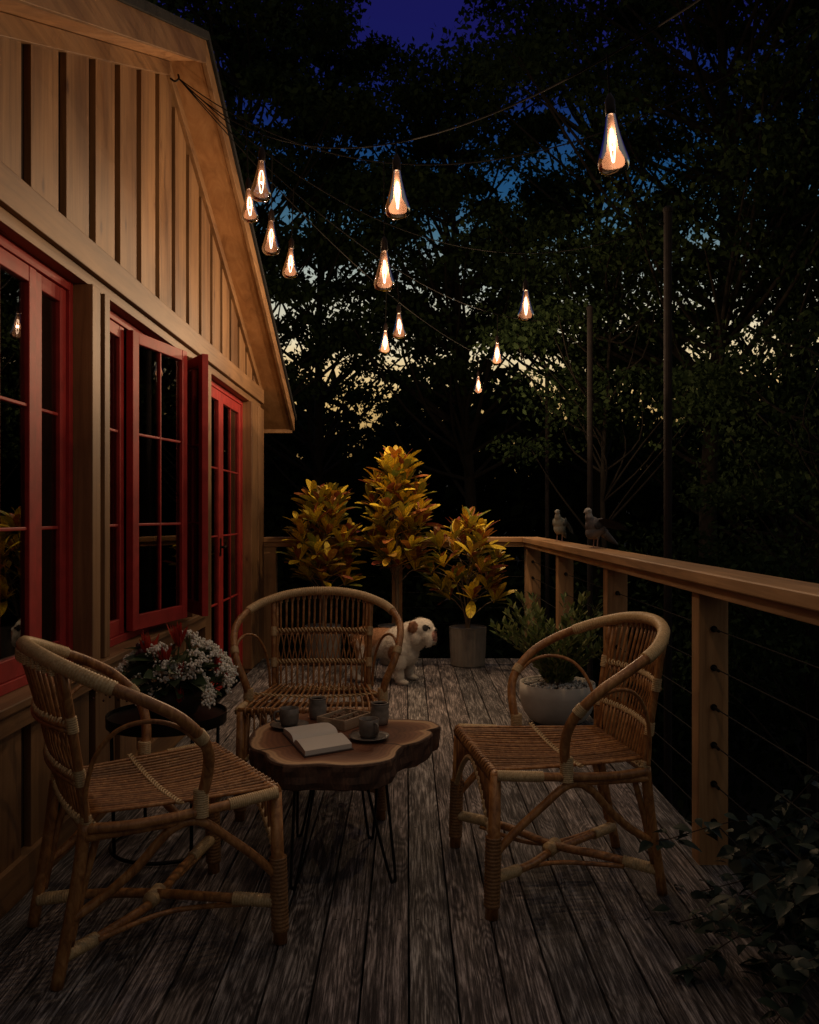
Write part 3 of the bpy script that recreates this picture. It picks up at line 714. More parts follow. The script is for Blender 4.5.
# ------------------------------------------------------------------ log slab table
def slab_mat():
    m, n, b = base_mat('log_end_grain'); L = n.links
    uv = N(n, 'ShaderNodeUVMap'); sp = N(n, 'ShaderNodeSeparateXYZ'); L.new(uv.outputs[0], sp.inputs[0])
    t = N(n, 'ShaderNodeTexCoord'); z = N(n, 'ShaderNodeTexNoise'); z.inputs['Scale'].default_value = 9; z.inputs['Detail'].default_value = 7; L.new(t.outputs['Object'], z.inputs['Vector'])
    a = N(n, 'ShaderNodeMath', operation='MULTIPLY_ADD'); L.new(z.outputs[0], a.inputs[0]); a.inputs[1].default_value = .14; 
    s_ = N(n, 'ShaderNodeMath', operation='SUBTRACT'); L.new(sp.outputs[0], s_.inputs[0]); s_.inputs[1].default_value = .07; L.new(s_.outputs[0], a.inputs[2])
    r = N(n, 'ShaderNodeValToRGB')
    ramp_set(r, [(0, (.09, .034, .018)), (.35, (.19, .075, .036)), (.6, (.11, .042, .021)), (.80, (.20, .085, .042)), (.88, (.30, .15, .075)), (.915, (.48, .30, .16)), (.965, (.52, .33, .18)), (.99, (.10, .05, .03))])
    L.new(a.outputs[0], r.inputs[0])
    q = N(n, 'ShaderNodeMath', operation='MULTIPLY'); L.new(a.outputs[0], q.inputs[0]); q.inputs[1].default_value = 105
    sn = N(n, 'ShaderNodeMath', operation='SINE'); L.new(q.outputs[0], sn.inputs[0])
    v = N(n, 'ShaderNodeMath', operation='MULTIPLY_ADD'); L.new(sn.outputs[0], v.inputs[0]); v.inputs[1].default_value = .13; v.inputs[2].default_value = .98
    # radial cracks
    ck = None
    for ang, w in ((.735, .007), (.06, .006), (.42, .004)):
        d1 = N(n, 'ShaderNodeMath', operation='MULTIPLY_ADD'); L.new(z.outputs[0], d1.inputs[0]); d1.inputs[1].default_value = .05; L.new(sp.outputs[1], d1.inputs[2])
        d2 = N(n, 'ShaderNodeMath', operation='SUBTRACT'); L.new(d1.outputs[0], d2.inputs[0]); d2.inputs[1].default_value = ang+.025
        d3 = N(n, 'ShaderNodeMath', operation='ABSOLUTE'); L.new(d2.outputs[0], d3.inputs[0])
        d4 = N(n, 'ShaderNodeMath', operation='GREATER_THAN'); L.new(d3.outputs[0], d4.inputs[0]); d4.inputs[1].default_value = w
        if ck is None: ck = d4
        else:
            d5 = N(n, 'ShaderNodeMath', operation='MULTIPLY'); L.new(ck.outputs[0], d5.inputs[0]); L.new(d4.outputs[0], d5.inputs[1]); ck = d5
    m2 = N(n, 'ShaderNodeMath', operation='MULTIPLY'); L.new(v.outputs[0], m2.inputs[0])
    c2 = N(n, 'ShaderNodeMath', operation='MULTIPLY_ADD'); L.new(ck.outputs[0], c2.inputs[0]); c2.inputs[1].default_value = .75; c2.inputs[2].default_value = .25
    L.new(c2.outputs[0], m2.inputs[1])
    hs = N(n, 'ShaderNodeHueSaturation'); L.new(r.outputs[0], hs.inputs['Color']); L.new(m2.outputs[0], hs.inputs['Value'])
    L.new(hs.outputs[0], b.inputs['Base Color']); b.inputs['Roughness'].default_value = .62; b.inputs['Specular IOR Level'].default_value = .25
    return m
M_slab = slab_mat()
TZ = .42
outl = [(38,235),(45,262),(75,275),(100,285),(110,305),(140,322),(200,333),(300,328),(400,333),(480,330),(560,318),(600,300),(612,275),(640,255),(700,240),(740,218),(748,204),(735,194),(770,186),(776,176),(740,160),(660,153),(590,153),(520,138),(440,116),(330,112),(230,122),(165,136),(130,156),(95,172),(52,200)]
op = [onz(240+a/3.9, 680+b_/3.9, TZ) for a, b_ in outl]
# soften the rear side that the photograph hides behind the cups
tabc = Vector((-.225, 2.95, 0))
sm_ = cr([(p.x, p.y, 0) for p in op], 5, closed=True)
table = empty('log_slab_table', tabc, 0, 'low coffee table of one wavy edged log slab on black hairpin legs', 'table')
tb = MB(); n = len(sm_); rings = [.0, .25, .5, .7, .85, .95, 1.0]; vs = []; uvs = []
for r_ in rings[1:]:
    for i, p in enumerate(sm_):
        q = (p - tabc)*r_; vs.append((q.x, q.y, TZ)); uvs.append((r_, i/n))
vs.append((0, 0, TZ)); uvs.append((0, 0)); C0 = len(vs)-1
nr = len(rings)-1
fs = [(C0, i, (i+1) % n) for i in range(n)]
for j in range(nr-1): fs += [(j*n+i, (j+1)*n+i, (j+1)*n+(i+1) % n, j*n+(i+1) % n) for i in range(n)]
tb.add(vs, fs, uvs, 0)
vs = []; nl = 7
for j in range(nl):
    dz = [0, -.006, -.02, -.04, -.06, -.078, -.085][j]
    for i, p in enumerate(sm_):
        k = [1.0, 1.012, 1.006, .995, 1.0, .975, .955][j] + (.012*math.sin(i*1.3+j) + .01*math.sin(i*.57+2*j) if j > 1 else 0)
        q = (p-tabc)*k; vs.append((q.x, q.y, TZ+dz))
fs = []
for j in range(nl-1): fs += [(j*n+i, (j+1)*n+i, (j+1)*n+(i+1) % n, j*n+(i+1) % n) for i in range(n)]
fs.append(tuple((nl-1)*n+i for i in range(n)))
tb.add(vs, [f[::-1] for f in fs], mi=1)
tb.build('tabletop', [M_slab, wood('slab_bark', [(.3, (.035, .02, .014)), (.55, (.10, .052, .032)), (.75, (.20, .11, .065))], 'z', sc=30, stretch=.25, rough=.85, bump=1.0)], table)
for tx, ty, fx, fy in ((-.335,2.80,-.365,2.725),(-.105,2.83,-.045,2.775),(-.14,3.10,-.135,3.15),(-.36,3.10,-.40,3.17)):
    l = MB(); d_ = Vector((ty-2.95, -(tx+.225), 0)).normalized()*.045
    for s in (-1, 1):
        l.tube(cr([Vector((tx,ty,.333))+d_*s, Vector((tx+(fx-tx)*.55, ty+(fy-ty)*.55, .15))+d_*s*.6, Vector((fx,fy,.012))+d_*s*.22, Vector((fx,fy,.006))], 5), .005, 8)
    l.box(tx-.05, tx+.05, ty-.05, ty+.05, .329, .334)
    o = l.build('leg', M_metal, table, smooth=False); o.location = -tabc

# things on the table
M_cup = plain('grey_stoneware', (.15, .132, .115), .35, var=.25, scale=50, bump=.1)
M_coffee = plain('milky_coffee', (.22, .13, .075), .2, bump=0)
def TP(a, b_): return onz(240+a/3.9, 680+b_/3.9, TZ)      # detail crop pixel -> table top
def cup_on_saucer(p, hdir, lb, sc=1.0):
    e = empty('coffee_cup', (p.x, p.y, TZ+.001), hdir, lb, 'cup', 'grey cups on saucers')
    c = MB(); c.lathe([(.022,.010),(.030,.012),(.034,.022),(.035,.045),(.0355,.072),(.0335,.072),(.0325,.045),(.031,.024),(.020,.018)], 28); c.build('cup', M_cup, e, smooth=True)
    c = MB(); c.lathe([(.001,.058),(.032,.058)], 24); c.build('coffee', M_coffee, e)
    c = MB(); c.tube(cr([(.034,0,.062),(.052,0,.060),(.056,0,.044),(.050,0,.030),(.033,0,.026)], 5), .0042, 8); c.build('handle', M_cup, e, smooth=True)
    c = MB(); c.lathe([(.030,0),(.036,.002),(.055,.007),(.070,.012),(.071,.014),(.056,.011),(.035,.007),(.022,.0085)], 36); c.build('saucer', M_cup, e, smooth=True)
    return e
cup_on_saucer(TP(192, 186), R(200), 'grey cup on a saucer at the left end of the log table')
cup_on_saucer(TP(503, 232), R(-55), 'grey cup of milky coffee on a saucer beside the wooden box')
M_tum = plain('smoky_glazed_ceramic', (.26,.24,.21), .18, var=.5, scale=18, bump=.05)
def tumbler(p, lb):
    e = empty('tumbler', (p.x, p.y, TZ+.001), 0, lb, 'tumbler', 'glossy grey tumblers'); e.scale = (.95, .95, .8)
    c = MB(); c.lathe([(.026,.0),(.032,.003),(.036,.03),(.037,.055),(.033,.085),(.034,.092),(.031,.092),(.030,.085),(.034,.055),(.030,.008)], 30); c.build('body', M_tum, e, smooth=True)
    c = MB(); c.lathe([(.034,.0925),(.036,.094),(.034,.099),(.028,.099),(.028,.0925)], 28); c.build('rim', M_cup, e, smooth=True)
tumbler(TP(303, 150), 'glossy grey tumbler behind the open book, nearest the facing armchair')
tumbler(TP(545, 172), 'glossy grey tumbler behind the milky coffee cup, at the right of the box')
# wooden box with compartments
M_box = wood('pale_box_wood', [(.3, (.30,.20,.12)), (.7, (.48,.36,.24))], 'y', sc=40)
pb = TP(408, 172)
e = empty('divided_box', (pb.x, pb.y, TZ+.001), R(-33), 'small pale wooden box with dividers holding brown nuts on the log table', 'box')
b = MB(); w, l_, hh, t_ = .065, .085, .036, .006
b.box(-w, w, -l_, l_, 0, .006); b.box(-w, -w+t_, -l_, l_, .0062, hh); b.box(w-t_, w, -l_, l_, .0062, hh); b.box(-w+t_+.0002, w-t_-.0002, -l_, -l_+t_, .0062, hh); b.box(-w+t_+.0002, w-t_-.0002, l_-t_, l_, .0062, hh)
b.box(-.003, .003, -l_+t_+.0002, l_-t_-.0002, .0062, hh-.003)
b.build('tray', M_box, e, bevel=.001)
b = MB()
for i in range(70):
    s = 1 if i % 2 else -1
    b.ell((s*rng.uniform(.012, .050), rng.uniform(-.070, .070), .018+rng.uniform(0, .010)), (.010, .007, .006), tuple(rng.uniform(0, 3, 3)), 8, 6)
o = b.build('nuts', plain('brown_nuts', (.16, .085, .045), .5, var=.4, scale=60), e, smooth=True); o['kind'] = 'stuff'
# open book
M_page = plain('book_page', (.62, .59, .53), .8, var=.05, scale=8, bump=.02)
M_cover = plain('book_cover', (.06, .04, .035), .6)
a_, b2, c2_, d2 = TP(165, 210), TP(255, 302), TP(437, 272), TP(340, 182)
cen = (a_+b2+c2_+d2)/4
e = empty('open_book', (cen.x, cen.y, TZ+.001), 0, 'thick open book with white pages lying on the log table', 'book')
ux = ((c2_-b2)+(d2-a_))/2; uy = ((a_-b2)+(d2-c2_))/2       # ux across the spread, uy up the page
ux.z = uy.z = 0; ux, uy = uy, -ux
def bk_pt(u, v, z): p = ux*u*.5 + uy*v*.5; return (p.x, p.y, z)
b = MB(); nu = 24; vs = []; 
def ph(u):
    q = abs(u); return .006 + .022*(1-math.exp(-q*9))*(1-.42*q*q)
for v in (-1, 1):
    for i in range(nu*2+1): u = -1+i/nu; vs.append(bk_pt(u*.98, v*.98, ph(u)))
for v in (-1, 1):
    for i in range(nu*2+1): u = -1+i/nu; vs.append(bk_pt(u*.98, v*.98, .0035))
m_ = nu*2+1
fs = [(i, i+1, m_+i+1, m_+i) for i in range(m_-1)] + [(2*m_+i, 3*m_+i, 3*m_+i+1, 2*m_+i+1) for i in range(m_-1)]
fs += [(i, 2*m_+i, 2*m_+i+1, i+1) for i in range(m_-1)] + [(m_+i, m_+i+1, 3*m_+i+1, 3*m_+i) for i in range(m_-1)]
fs += [(0, m_, 3*m_, 2*m_), (m_-1, 3*m_-1, 4*m_-1, 2*m_-1)]
b.add(vs, fs); b.build('pages', M_page, e)
b = MB(); b.add([bk_pt(-1.03,-1.03,0), bk_pt(1.03,-1.03,0), bk_pt(1.03,1.03,0), bk_pt(-1.03,1.03,0), bk_pt(-1.03,-1.03,.003), bk_pt(1.03,-1.03,.003), bk_pt(1.03,1.03,.003), bk_pt(-1.03,1.03,.003)],
      [(3,2,1,0),(4,5,6,7),(0,1,5,4),(1,2,6,5),(2,3,7,6),(3,0,4,7)]); b.build('cover', M_cover, e)

# ------------------------------------------------------------------ side table and flowers
STX, STY, STZ = -.872, 3.09, .484
e = empty('round_side_table', (STX, STY, 0), 0, 'black round metal tray table between the left armchair and the wall', 'side table')
b = MB(); b.lathe([(.20,.445),(.212,.446),(.213,.484),(.209,.484),(.208,.470),(.05,.4695)], 48); b.build('tray', M_metal, e, smooth=False)
for k in range(4):
    a = R(40+90*k); b = MB(); b.tube([(.205*math.cos(a), .205*math.sin(a), .447), (.195*math.cos(a), .195*math.sin(a), .02)], .0065, 8); b.build('leg', M_metal, e, smooth=True)
b = MB(); b.tube([(.195*math.cos(2*math.pi*k/48), .195*math.sin(2*math.pi*k/48), .012) for k in range(48)], .007, 8, closed=True); b.build('base_ring', M_metal, e, smooth=True)

def leaf_tpl(w, l, fold=.25, droop=.15, n=5, pw=.9, obo=False):
    vs = []; fs = []; uv = []
    for i in range(n+1):
        t = i/n; ww = w*.5*math.sin(math.pi*min(1, max(0.02, t))**pw)*(1.0) if 0 < i < n else w*.03
        if obo and 0 < i: ww = w*.5*(math.sin(math.pi*min(.985, t*.93+.03)**1.45)**.62 if i < n else .30)
        z = -droop*l*t*t
        for s in (-1, 0, 1):
            vs.append((s*ww, l*t, z + abs(s)*ww*fold)); uv.append((s, t))
    for i in range(n):
        for s in (0, 1): fs.append((i*3+s, i*3+s+1, (i+1)*3+s+1, (i+1)*3+s))
    return vs, fs, uv
def put_leaf(mb, tpl, pos, direc, roll=0, sc=1):
    d_ = Vector(direc).normalized(); up = Vector((0,0,1))
    x = d_.cross(up); x = x.normalized() if x.length > .05 else Vector((1,0,0)); z = x.cross(d_)
    M = Matrix((x, d_, z)).transposed() @ Matrix.Rotation(roll, 3, 'Y')
    P = Vector(pos); mb.add([P + (M @ Vector(v))*sc for v in tpl[0]], tpl[1], tpl[2])
fl = empty('flower_arrangement', (STX+.015, STY-.01, .4705), 0, 'bouquet of white lace flowers and red blooms in a dark bowl on the tray table', 'flowers')
b = MB(); b.lathe([(.05,0),(.075,.01),(.092,.05),(.09,.082),(.085,.082),(.084,.06),(.03,.058)], 32); b.build('bowl', plain('charcoal_bowl', (.03,.025,.024), .5), fl, smooth=True)
fl.scale = (1.22, 1.22, 1.36)
M_white = plain('white_petals', (.80, .78, .70), .7, var=.1, bump=0)
M_redf = leafmat('red_petals', [(0, (.30, .02, .015)), (1, (.52, .06, .03))], trans=.2)
M_dleaf = leafmat('dark_bouquet_leaves', [(0, (.020, .035, .018)), (.5, (.04, .07, .03)), (1, (.07, .10, .045))])
M_stem = plain('green_stem', (.06, .09, .03), .6, bump=0)
fo = MB(); lt = leaf_tpl(.045, .085, .2, .25); wf_ = MB(); stm = MB(); rf = MB(); bry = MB()
for i in range(120):
    a = rng.uniform(0, 2*math.pi); el = rng.uniform(-.1, 1.3); r_ = rng.uniform(.04, .10)
    p = Vector((math.cos(a)*math.cos(el)*r_*1.25, math.sin(a)*math.cos(el)*r_, .08+math.sin(el)*r_))
    put_leaf(fo, lt, p, (math.cos(a), math.sin(a), .5*math.sin(el)), rng.uniform(-.8, .8), rng.uniform(.6, 1.1))
heads = [(.0,-.09,.10),(.10,-.085,.13),(-.03,-.02,.15),(.13,-.02,.145),(.095,-.06,.085),(.155,.0,.06),(.09,.02,.145),(.04,-.07,.10),(.16,.05,.10),(-.075,-.085,.07),(-.11,.0,.125),(.125,-.07,.04),(.05,.06,.17),(-.055,-.09,.045),(.175,-.03,.085),(-.14,-.03,.09)]
for hx, hy, hz in heads:
    c = Vector((hx, hy, hz+.03)); ax = (c - Vector((0,0,.02))).normalized()
    stm.tube([(hx*.2, hy*.2, .05), c - ax*.03], .0018, 5)
    for j in range(22):
        a = rng.uniform(0, 6.28); rr = .034*math.sqrt(rng.uniform(.02, 1)); side = ax.orthogonal().normalized(); s2 = ax.cross(side)
        q = c + (side*math.cos(a) + s2*math.sin(a))*rr + ax*(.012*(1-(rr/.034)**2))
        stm.tube([c - ax*.03, q], .0008, 4)
        for m_ in range(5):
            o2 = Vector(rng.normal(0, .0042, 3)); wf_.ell(q+o2, (.0040, .0040, .0028), tuple(rng.uniform(0,3,3)), 6, 4)
rt = leaf_tpl(.010, .06, .3, -.15)
for c, s in (((-.055,-.02,.155),1.15),((-.005,-.05,.135),1.0),((.02,.02,.185),1.1),((.045,-.07,.12),.55),((.05,-.085,.06),.5),((-.10,.03,.13),.5)):
    stm.tube([(c[0]*.3, c[1]*.3, .05), c], .0025, 5)
    for j in range(26):
        a = rng.uniform(0, 6.28); sp_ = rng.uniform(.1, .75)
        put_leaf(rf, rt, Vector(c)+Vector(rng.normal(0,.004,3)), (math.cos(a)*sp_ - .1, math.sin(a)*sp_, 1), rng.uniform(-1,1), s*rng.uniform(.7, 1.1))
for i in range(60):
    c = Vector((rng.normal(-.13, .035), rng.normal(-.03, .04), rng.normal(.09, .02))); bry.ell(c, (.0035,)*3, seg=6, rings=4)
for i in range(9): bry.ell((-.08+rng.normal(0,.012), -.03+rng.normal(0,.01), .175+rng.normal(0,.01)), (.008,.008,.009), seg=8, rings=6)
fo.build('foliage', M_dleaf, fl, smooth=True); wf_.build('white_blossom', M_white, fl, smooth=True); stm.build('stems', M_stem, fl); rf.build('red_blossom', M_redf, fl); bry.build('berries', plain('dark_berries', (.07,.025,.03), .4), fl, smooth=True)

# ------------------------------------------------------------------ potted crotons
CRS = [(0, (.07, .11, .015)), (.09, (.22, .21, .025)), (.2, (.85, .62, .04)), (.44, (.95, .74, .06)), (.52, (.60, .24, .03)), (.60, (.25, .05, .04)), (.70, (.30, .08, .045)), (.76, (.42, .20, .03)), (.82, (.12, .17, .03)), (.93, (.20, .25, .04)), (1, (.95, .72, .06))]
M_crot = leafmat('variegated_leaf', CRS, .42, .18, vein=[(.35, (.06, .10, .015)), (.5, (.24, .07, .03)), (.65, (.66, .55, .10))])
M_ctrunk = wood('plant_stem', [(.3, (.14, .10, .06)), (.7, (.28, .2, .12))], 'z', sc=40)
M_pot = plain('taupe_ceramic', (.20, .18, .155), .55, var=.12, scale=15)
M_soil = plain('potting_soil', (.03, .022, .016), .95, var=.5, scale=80, bump=.6)
def croton(x, y, crown_w, z0, z1, label, rosettes, trunk=True, seed=1, pot=(.148, .30)):
    rg = np.random.default_rng(seed)
    e = empty('potted_croton', (x, y, .0015), 0, label, 'potted plant', 'yellow leaved potted plants before the back rail')
    pr, phh = pot
    b = MB(); b.lathe([(pr*.86, 0), (pr*.9, .01), (pr*.96, phh*.4), (pr, phh), ], 96, ripple=.012, nr=26)
    b.lathe([(pr*1.005, phh+.0005),(pr*1.01, phh+.008),(pr*.94, phh+.008),(pr*.93, phh-.03)], 64); b.build('pot', M_pot, e, smooth=False)
    b = MB(); b.lathe([(.01, phh-.020), (pr*.92, phh-.025)], 32); b.build('soil', M_soil, e)
    cw = crown_w/2; hc_ = z1-z0; ctr = (z0+z1)/2
    lv = MB(); sk = MB(); t1 = leaf_tpl(.072, .20, .20, .25, 8, obo=True); t2 = leaf_tpl(.056, .18, .3, .1, 8, obo=True)
    base = Vector((0, 0, phh-.03)); forks = [Vector((.04*math.cos(a), .04*math.sin(a), z0+.08)) for a in (0, 2.1, 4.2)]
    if trunk:
        sk.tube(cr([base, Vector((.006, 0, (phh+z0)/2)), Vector((0, 0, z0+.10)), Vector((.01, 0, z1-.22))], 5), [.016]*11+[.013]*5, 8)
    else:
        for a in (.3, 1.5, 2.8, 4.2, 5.4): sk.tube(cr([base+Vector((.01*math.cos(a), .01*math.sin(a), 0)), base+Vector((.03*math.cos(a), .03*math.sin(a), .15)), Vector((.12*math.cos(a), .12*math.sin(a), z0+.25))], 5), .006, 6)
    for i in range(rosettes):
        f = (i+.5)/rosettes; zz = z0 + .03 + f*(hc_-.15)
        pw = math.sin(math.pi*min(1, .22+.74*f)**.9) if not trunk else (math.sin(math.pi*(.2+.76*f)))**.65
        a = i*2.39996 + rg.uniform(-.3, .3); rr = (cw-.09)*pw*rg.uniform(.45, 1)
        p = Vector((math.cos(a)*rr, math.sin(a)*rr, zz))
        sk.tube([Vector((0, 0, max(phh, zz-.16))), p*.6 + Vector((0,0,zz*.4-.04)), p], .0045, 5)
        out = Vector((math.cos(a), math.sin(a), 0)); ax = (out*.7*(1-.6*f) + Vector((0,0,.75+.8*f))).normalized()
        sd = ax.orthogonal().normalized(); s2 = ax.cross(sd)
        nl_ = rg.integers(11, 15)
        for j in range(nl_):
            aa = j*2.39996; op_ = .25 + 1.05*(j/nl_)
            dr_ = ax*math.cos(op_) + (sd*math.cos(aa)+s2*math.sin(aa))*math.sin(op_) + Vector((0, 0, rg.uniform(.0, .55)))
            put_leaf(lv, t1 if rg.random() < .6 else t2, p - ax*.004*j, dr_, rg.uniform(-.5, .5), rg.uniform(.55, 1.22)*(.72+.28*j/nl_))
    sk.build('stems', M_ctrunk, e, smooth=True); lv.build('foliage', M_crot, e, smooth=True)
croton(.485, 6.78, .90, .48, 1.27, 'small yellow and orange leaved plant in the ribbed grey pot by the rail corner', 25, False, 5)
croton(-.085, 6.86, .66, .74, 1.77, 'tallest yellow leaved plant, standing behind the dog', 50, True, 8)
croton(-.675, 6.86, .74, .62, 1.49, 'rounded yellow leaved plant behind the armchair facing the camera', 40, True, 12)

# white bowl planter
e = empty('bowl_planter', (.866, 4.90, .0015), 0, 'white stone bowl planter with an olive leaved bush and pale pebbles', 'planter')
b = MB(); b.lathe([(.085,0),(.115,.004),(.160,.028),(.192,.070),(.209,.120),(.2155,.170),(.2155,.236),(.205,.235),(.202,.20),(.19,.19)], 56)
b.build('bowl', plain('pale_concrete', (.50, .48, .43), .8, var=.14, scale=9, bump=.2), e, smooth=True)
b = MB(); b.lathe([(.01,.212),(.2025,.205)], 40); b.build('soil', M_soil, e)
b = MB()
for i in range(260):
    a = rng.uniform(0, 6.28); r_ = .19*math.sqrt(rng.uniform(0, 1)); s_ = rng.uniform(.007, .014)
    b.ell((r_*math.cos(a), r_*math.sin(a), .222+rng.uniform(-.003, .01)), (s_, s_*.8, s_*.65), tuple(rng.uniform(0, 3, 3)), 8, 5)
o = b.build('pebbles', plain('white_pebbles', (.55,.54,.50), .7, var=.2), e, smooth=True); o['kind'] = 'stuff'
M_olive = leafmat('olive_leaf', [(0, (.05, .085, .025)), (.5, (.15, .20, .06)), (1, (.30, .33, .12))], .5, .2)
lv = MB(); sk = MB(); ot = leaf_tpl(.021, .056, .2, .05, 4)
for i in range(66):
    a = rng.uniform(0, 6.28); ln = rng.uniform(.25, .55); lean = rng.uniform(.1, .95)
    p0 = Vector((.07*math.cos(a)*rng.uniform(0, 1), .07*math.sin(a)*rng.uniform(0, 1), .21)); dirn = Vector((math.cos(a)*lean, math.sin(a)*lean, 1)).normalized()
    pts = cr([p0, p0+dirn*ln*.5+Vector((0,0,.02)), p0+dirn*ln+Vector((math.cos(a), math.sin(a), -.3))*.03], 8)
    sk.tube(pts, .0016, 4)
    for j, p in enumerate(pts[2:]):
        for s in (0, 1):
            aa = rng.uniform(0, 6.28)
            put_leaf(lv, ot, p, dirn*.9 + Vector((math.cos(aa), math.sin(aa), .1))*.7, rng.uniform(-1, 1), rng.uniform(.7, 1.15))
sk.build('stems', M_ctrunk, e); lv.build('foliage', M_olive, e, smooth=True)

# ------------------------------------------------------------------ animals
def cloud_mesh(name, pos, dirs, size, tplv, tplf, mat, parent=None):
    n = len(pos); T = np.array(tplv); m_ = len(T)
    d_ = dirs/np.linalg.norm(dirs, axis=1, keepdims=True); rv = rng.normal(size=(n, 3)); x = np.cross(d_, rv); x /= np.linalg.norm(x, axis=1, keepdims=True); z = np.cross(x, d_)
    V = pos[:, None, :] + size[:, None, None]*(T[None, :, 0:1]*x[:, None, :] + T[None, :, 1:2]*d_[:, None, :] + T[None, :, 2:3]*z[:, None, :])
    V = V.reshape(-1, 3).astype(np.float32)
    F = np.array(tplf, dtype=np.int32); k = F.shape[1]
    idx = (F[None] + (np.arange(n)*m_)[:, None, None]).reshape(-1).astype(np.int32)
    me = bpy.data.meshes.new(name); me.vertices.add(len(V)); me.vertices.foreach_set('co', V.ravel())
    nf = len(idx)//k; me.loops.add(len(idx)); me.loops.foreach_set('vertex_index', idx)
    me.polygons.add(nf); me.polygons.foreach_set('loop_start', np.arange(0, nf*k, k, dtype=np.int32)); me.polygons.foreach_set('loop_total', np.full(nf, k, dtype=np.int32))
    me.update(calc_edges=True); me.materials.append(mat)
    o = bpy.data.objects.new(name, me); COL.objects.link(o)
    if parent: o.parent = parent
    return o
def remeshed(mb, name, mat, parent, voxel=.007, smooth_it=6):
    o = mb.build(name, mat, None)
    r = o.modifiers.new('r', 'REMESH'); r.mode = 'VOXEL'; r.voxel_size = voxel
    s = o.modifiers.new('s', 'SMOOTH'); s.factor = .5; s.iterations = smooth_it
    dg = bpy.context.evaluated_depsgraph_get(); me = bpy.data.meshes.new_from_object(o.evaluated_get(dg))
    o.modifiers.clear(); old = o.data; o.data = me; bpy.data.meshes.remove(old); me.name = name
    if not me.materials: me.materials.append(mat)
    me.polygons.foreach_set('use_smooth', np.ones(len(me.polygons), dtype=bool))
    o.parent = parent; return o
def patch_mat(name, base, patches, rough=.75, nscale=60):
    # patches: list of (center, radii, colour), object space blobs with ragged edges
    m, n, b = base_mat(name); L = n.links
    t = N(n, 'ShaderNodeTexCoord'); z = N(n, 'ShaderNodeTexNoise'); z.inputs['Scale'].default_value = nscale; z.inputs['Detail'].default_value = 4; L.new(t.outputs['Object'], z.inputs['Vector'])
    vv = N(n, 'ShaderNodeVectorMath', operation='MULTIPLY_ADD'); L.new(z.outputs['Color'], vv.inputs[0]); vv.inputs[1].default_value = (.02,)*3; L.new(t.outputs['Object'], vv.inputs[2])
    rgb = N(n, 'ShaderNodeRGB'); rgb.outputs[0].default_value = (*base, 1); c = rgb.outputs[0]
    for ce, rd, col in patches:
        mp = N(n, 'ShaderNodeVectorMath', operation='SUBTRACT'); L.new(vv.outputs[0], mp.inputs[0]); mp.inputs[1].default_value = tuple(q+.01 for q in ce)
        dv = N(n, 'ShaderNodeVectorMath', operation='DIVIDE'); L.new(mp.outputs[0], dv.inputs[0]); dv.inputs[1].default_value = rd
        ln = N(n, 'ShaderNodeVectorMath', operation='LENGTH'); L.new(dv.outputs[0], ln.inputs[0])
        mr = N(n, 'ShaderNodeMapRange'); mr.inputs['From Min'].default_value = .9; mr.inputs['From Max'].default_value = 1.1; mr.inputs['To Min'].default_value = 1; mr.inputs['To Max'].default_value = 0
        L.new(ln.outputs['Value'], mr.inputs['Value'])
        mi = N(n, 'ShaderNodeMix', data_type='RGBA'); L.new(mr.outputs[0], mi.inputs[0]); L.new(c, mi.inputs[6]); mi.inputs[7].default_value = (*col, 1); c = mi.outputs[2]
    hs = N(n, 'ShaderNodeHueSaturation'); L.new(c, hs.inputs['Color'])
    va = N(n, 'ShaderNodeMath', operation='MULTIPLY_ADD'); L.new(z.outputs[0], va.inputs[0]); va.inputs[1].default_value = .5; va.inputs[2].default_value = .75; L.new(va.outputs[0], hs.inputs['Value'])
    L.new(hs.outputs[0], b.inputs['Base Color']); b.inputs['Roughness'].default_value = rough
    bp = N(n, 'ShaderNodeBump'); bp.inputs['Strength'].default_value = .3; bp.inputs['Distance'].default_value = .003; L.new(z.outputs[0], bp.inputs['Height']); L.new(bp.outputs[0], b.inputs['Normal'])
    return m
WHT = (.62, .58, .50); BRN = (.30, .15, .07); BLK = (.02, .018, .017); PNK = (.42, .22, .17)
M_dog = patch_mat('bulldog_coat', WHT, [((-.13, 0, .33), (.155, .16, .125), BRN), ((-.25, 0, .22), (.10, .2, .10), BRN), ((.085, -.115, .215), (.055, .06, .075), BRN),
     ((.205, -.085, .408), (.042, .045, .045), (.22,.10,.05)), ((.205, .075, .405), (.035, .05, .042), BRN),
     ((.292, -.055, .405), (.024, .04, .026), BLK), ((.352, 0, .345), (.038, .055, .045), PNK), ((.355, 0, .388), (.016, .026, .015), BLK), ((.345, 0, .318), (.03, .06, .006), (.12,.05,.045))])
dog = empty('bulldog', (-.125, 6.13, .0015), R(-20), 'white and brown bulldog standing behind the facing armchair', 'dog')
b = MB()
b.ell((-.04, 0, .275), (.215, .118, .108)); b.ell((-.19, 0, .285), (.10, .105, .103)); b.ell((.085, 0, .265), (.14, .142, .138)); b.ell((.13, 0, .215), (.09, .115, .10))
b.ell((.165, 0, .325), (.115, .105, .112), (0, R(-35), 0)); b.ell((.215,0,.335),(.085,.095,.085))                       # thick neck
b.ell((.245, 0, .385), (.092, .096, .082)); b.ell((.285, 0, .345), (.062, .088, .062)); b.ell((.318, 0, .345), (.036, .062, .042)); b.ell((.322, 0, .310), (.034, .052, .024))
b.ell((.345, 0, .385), (.016, .024, .016))
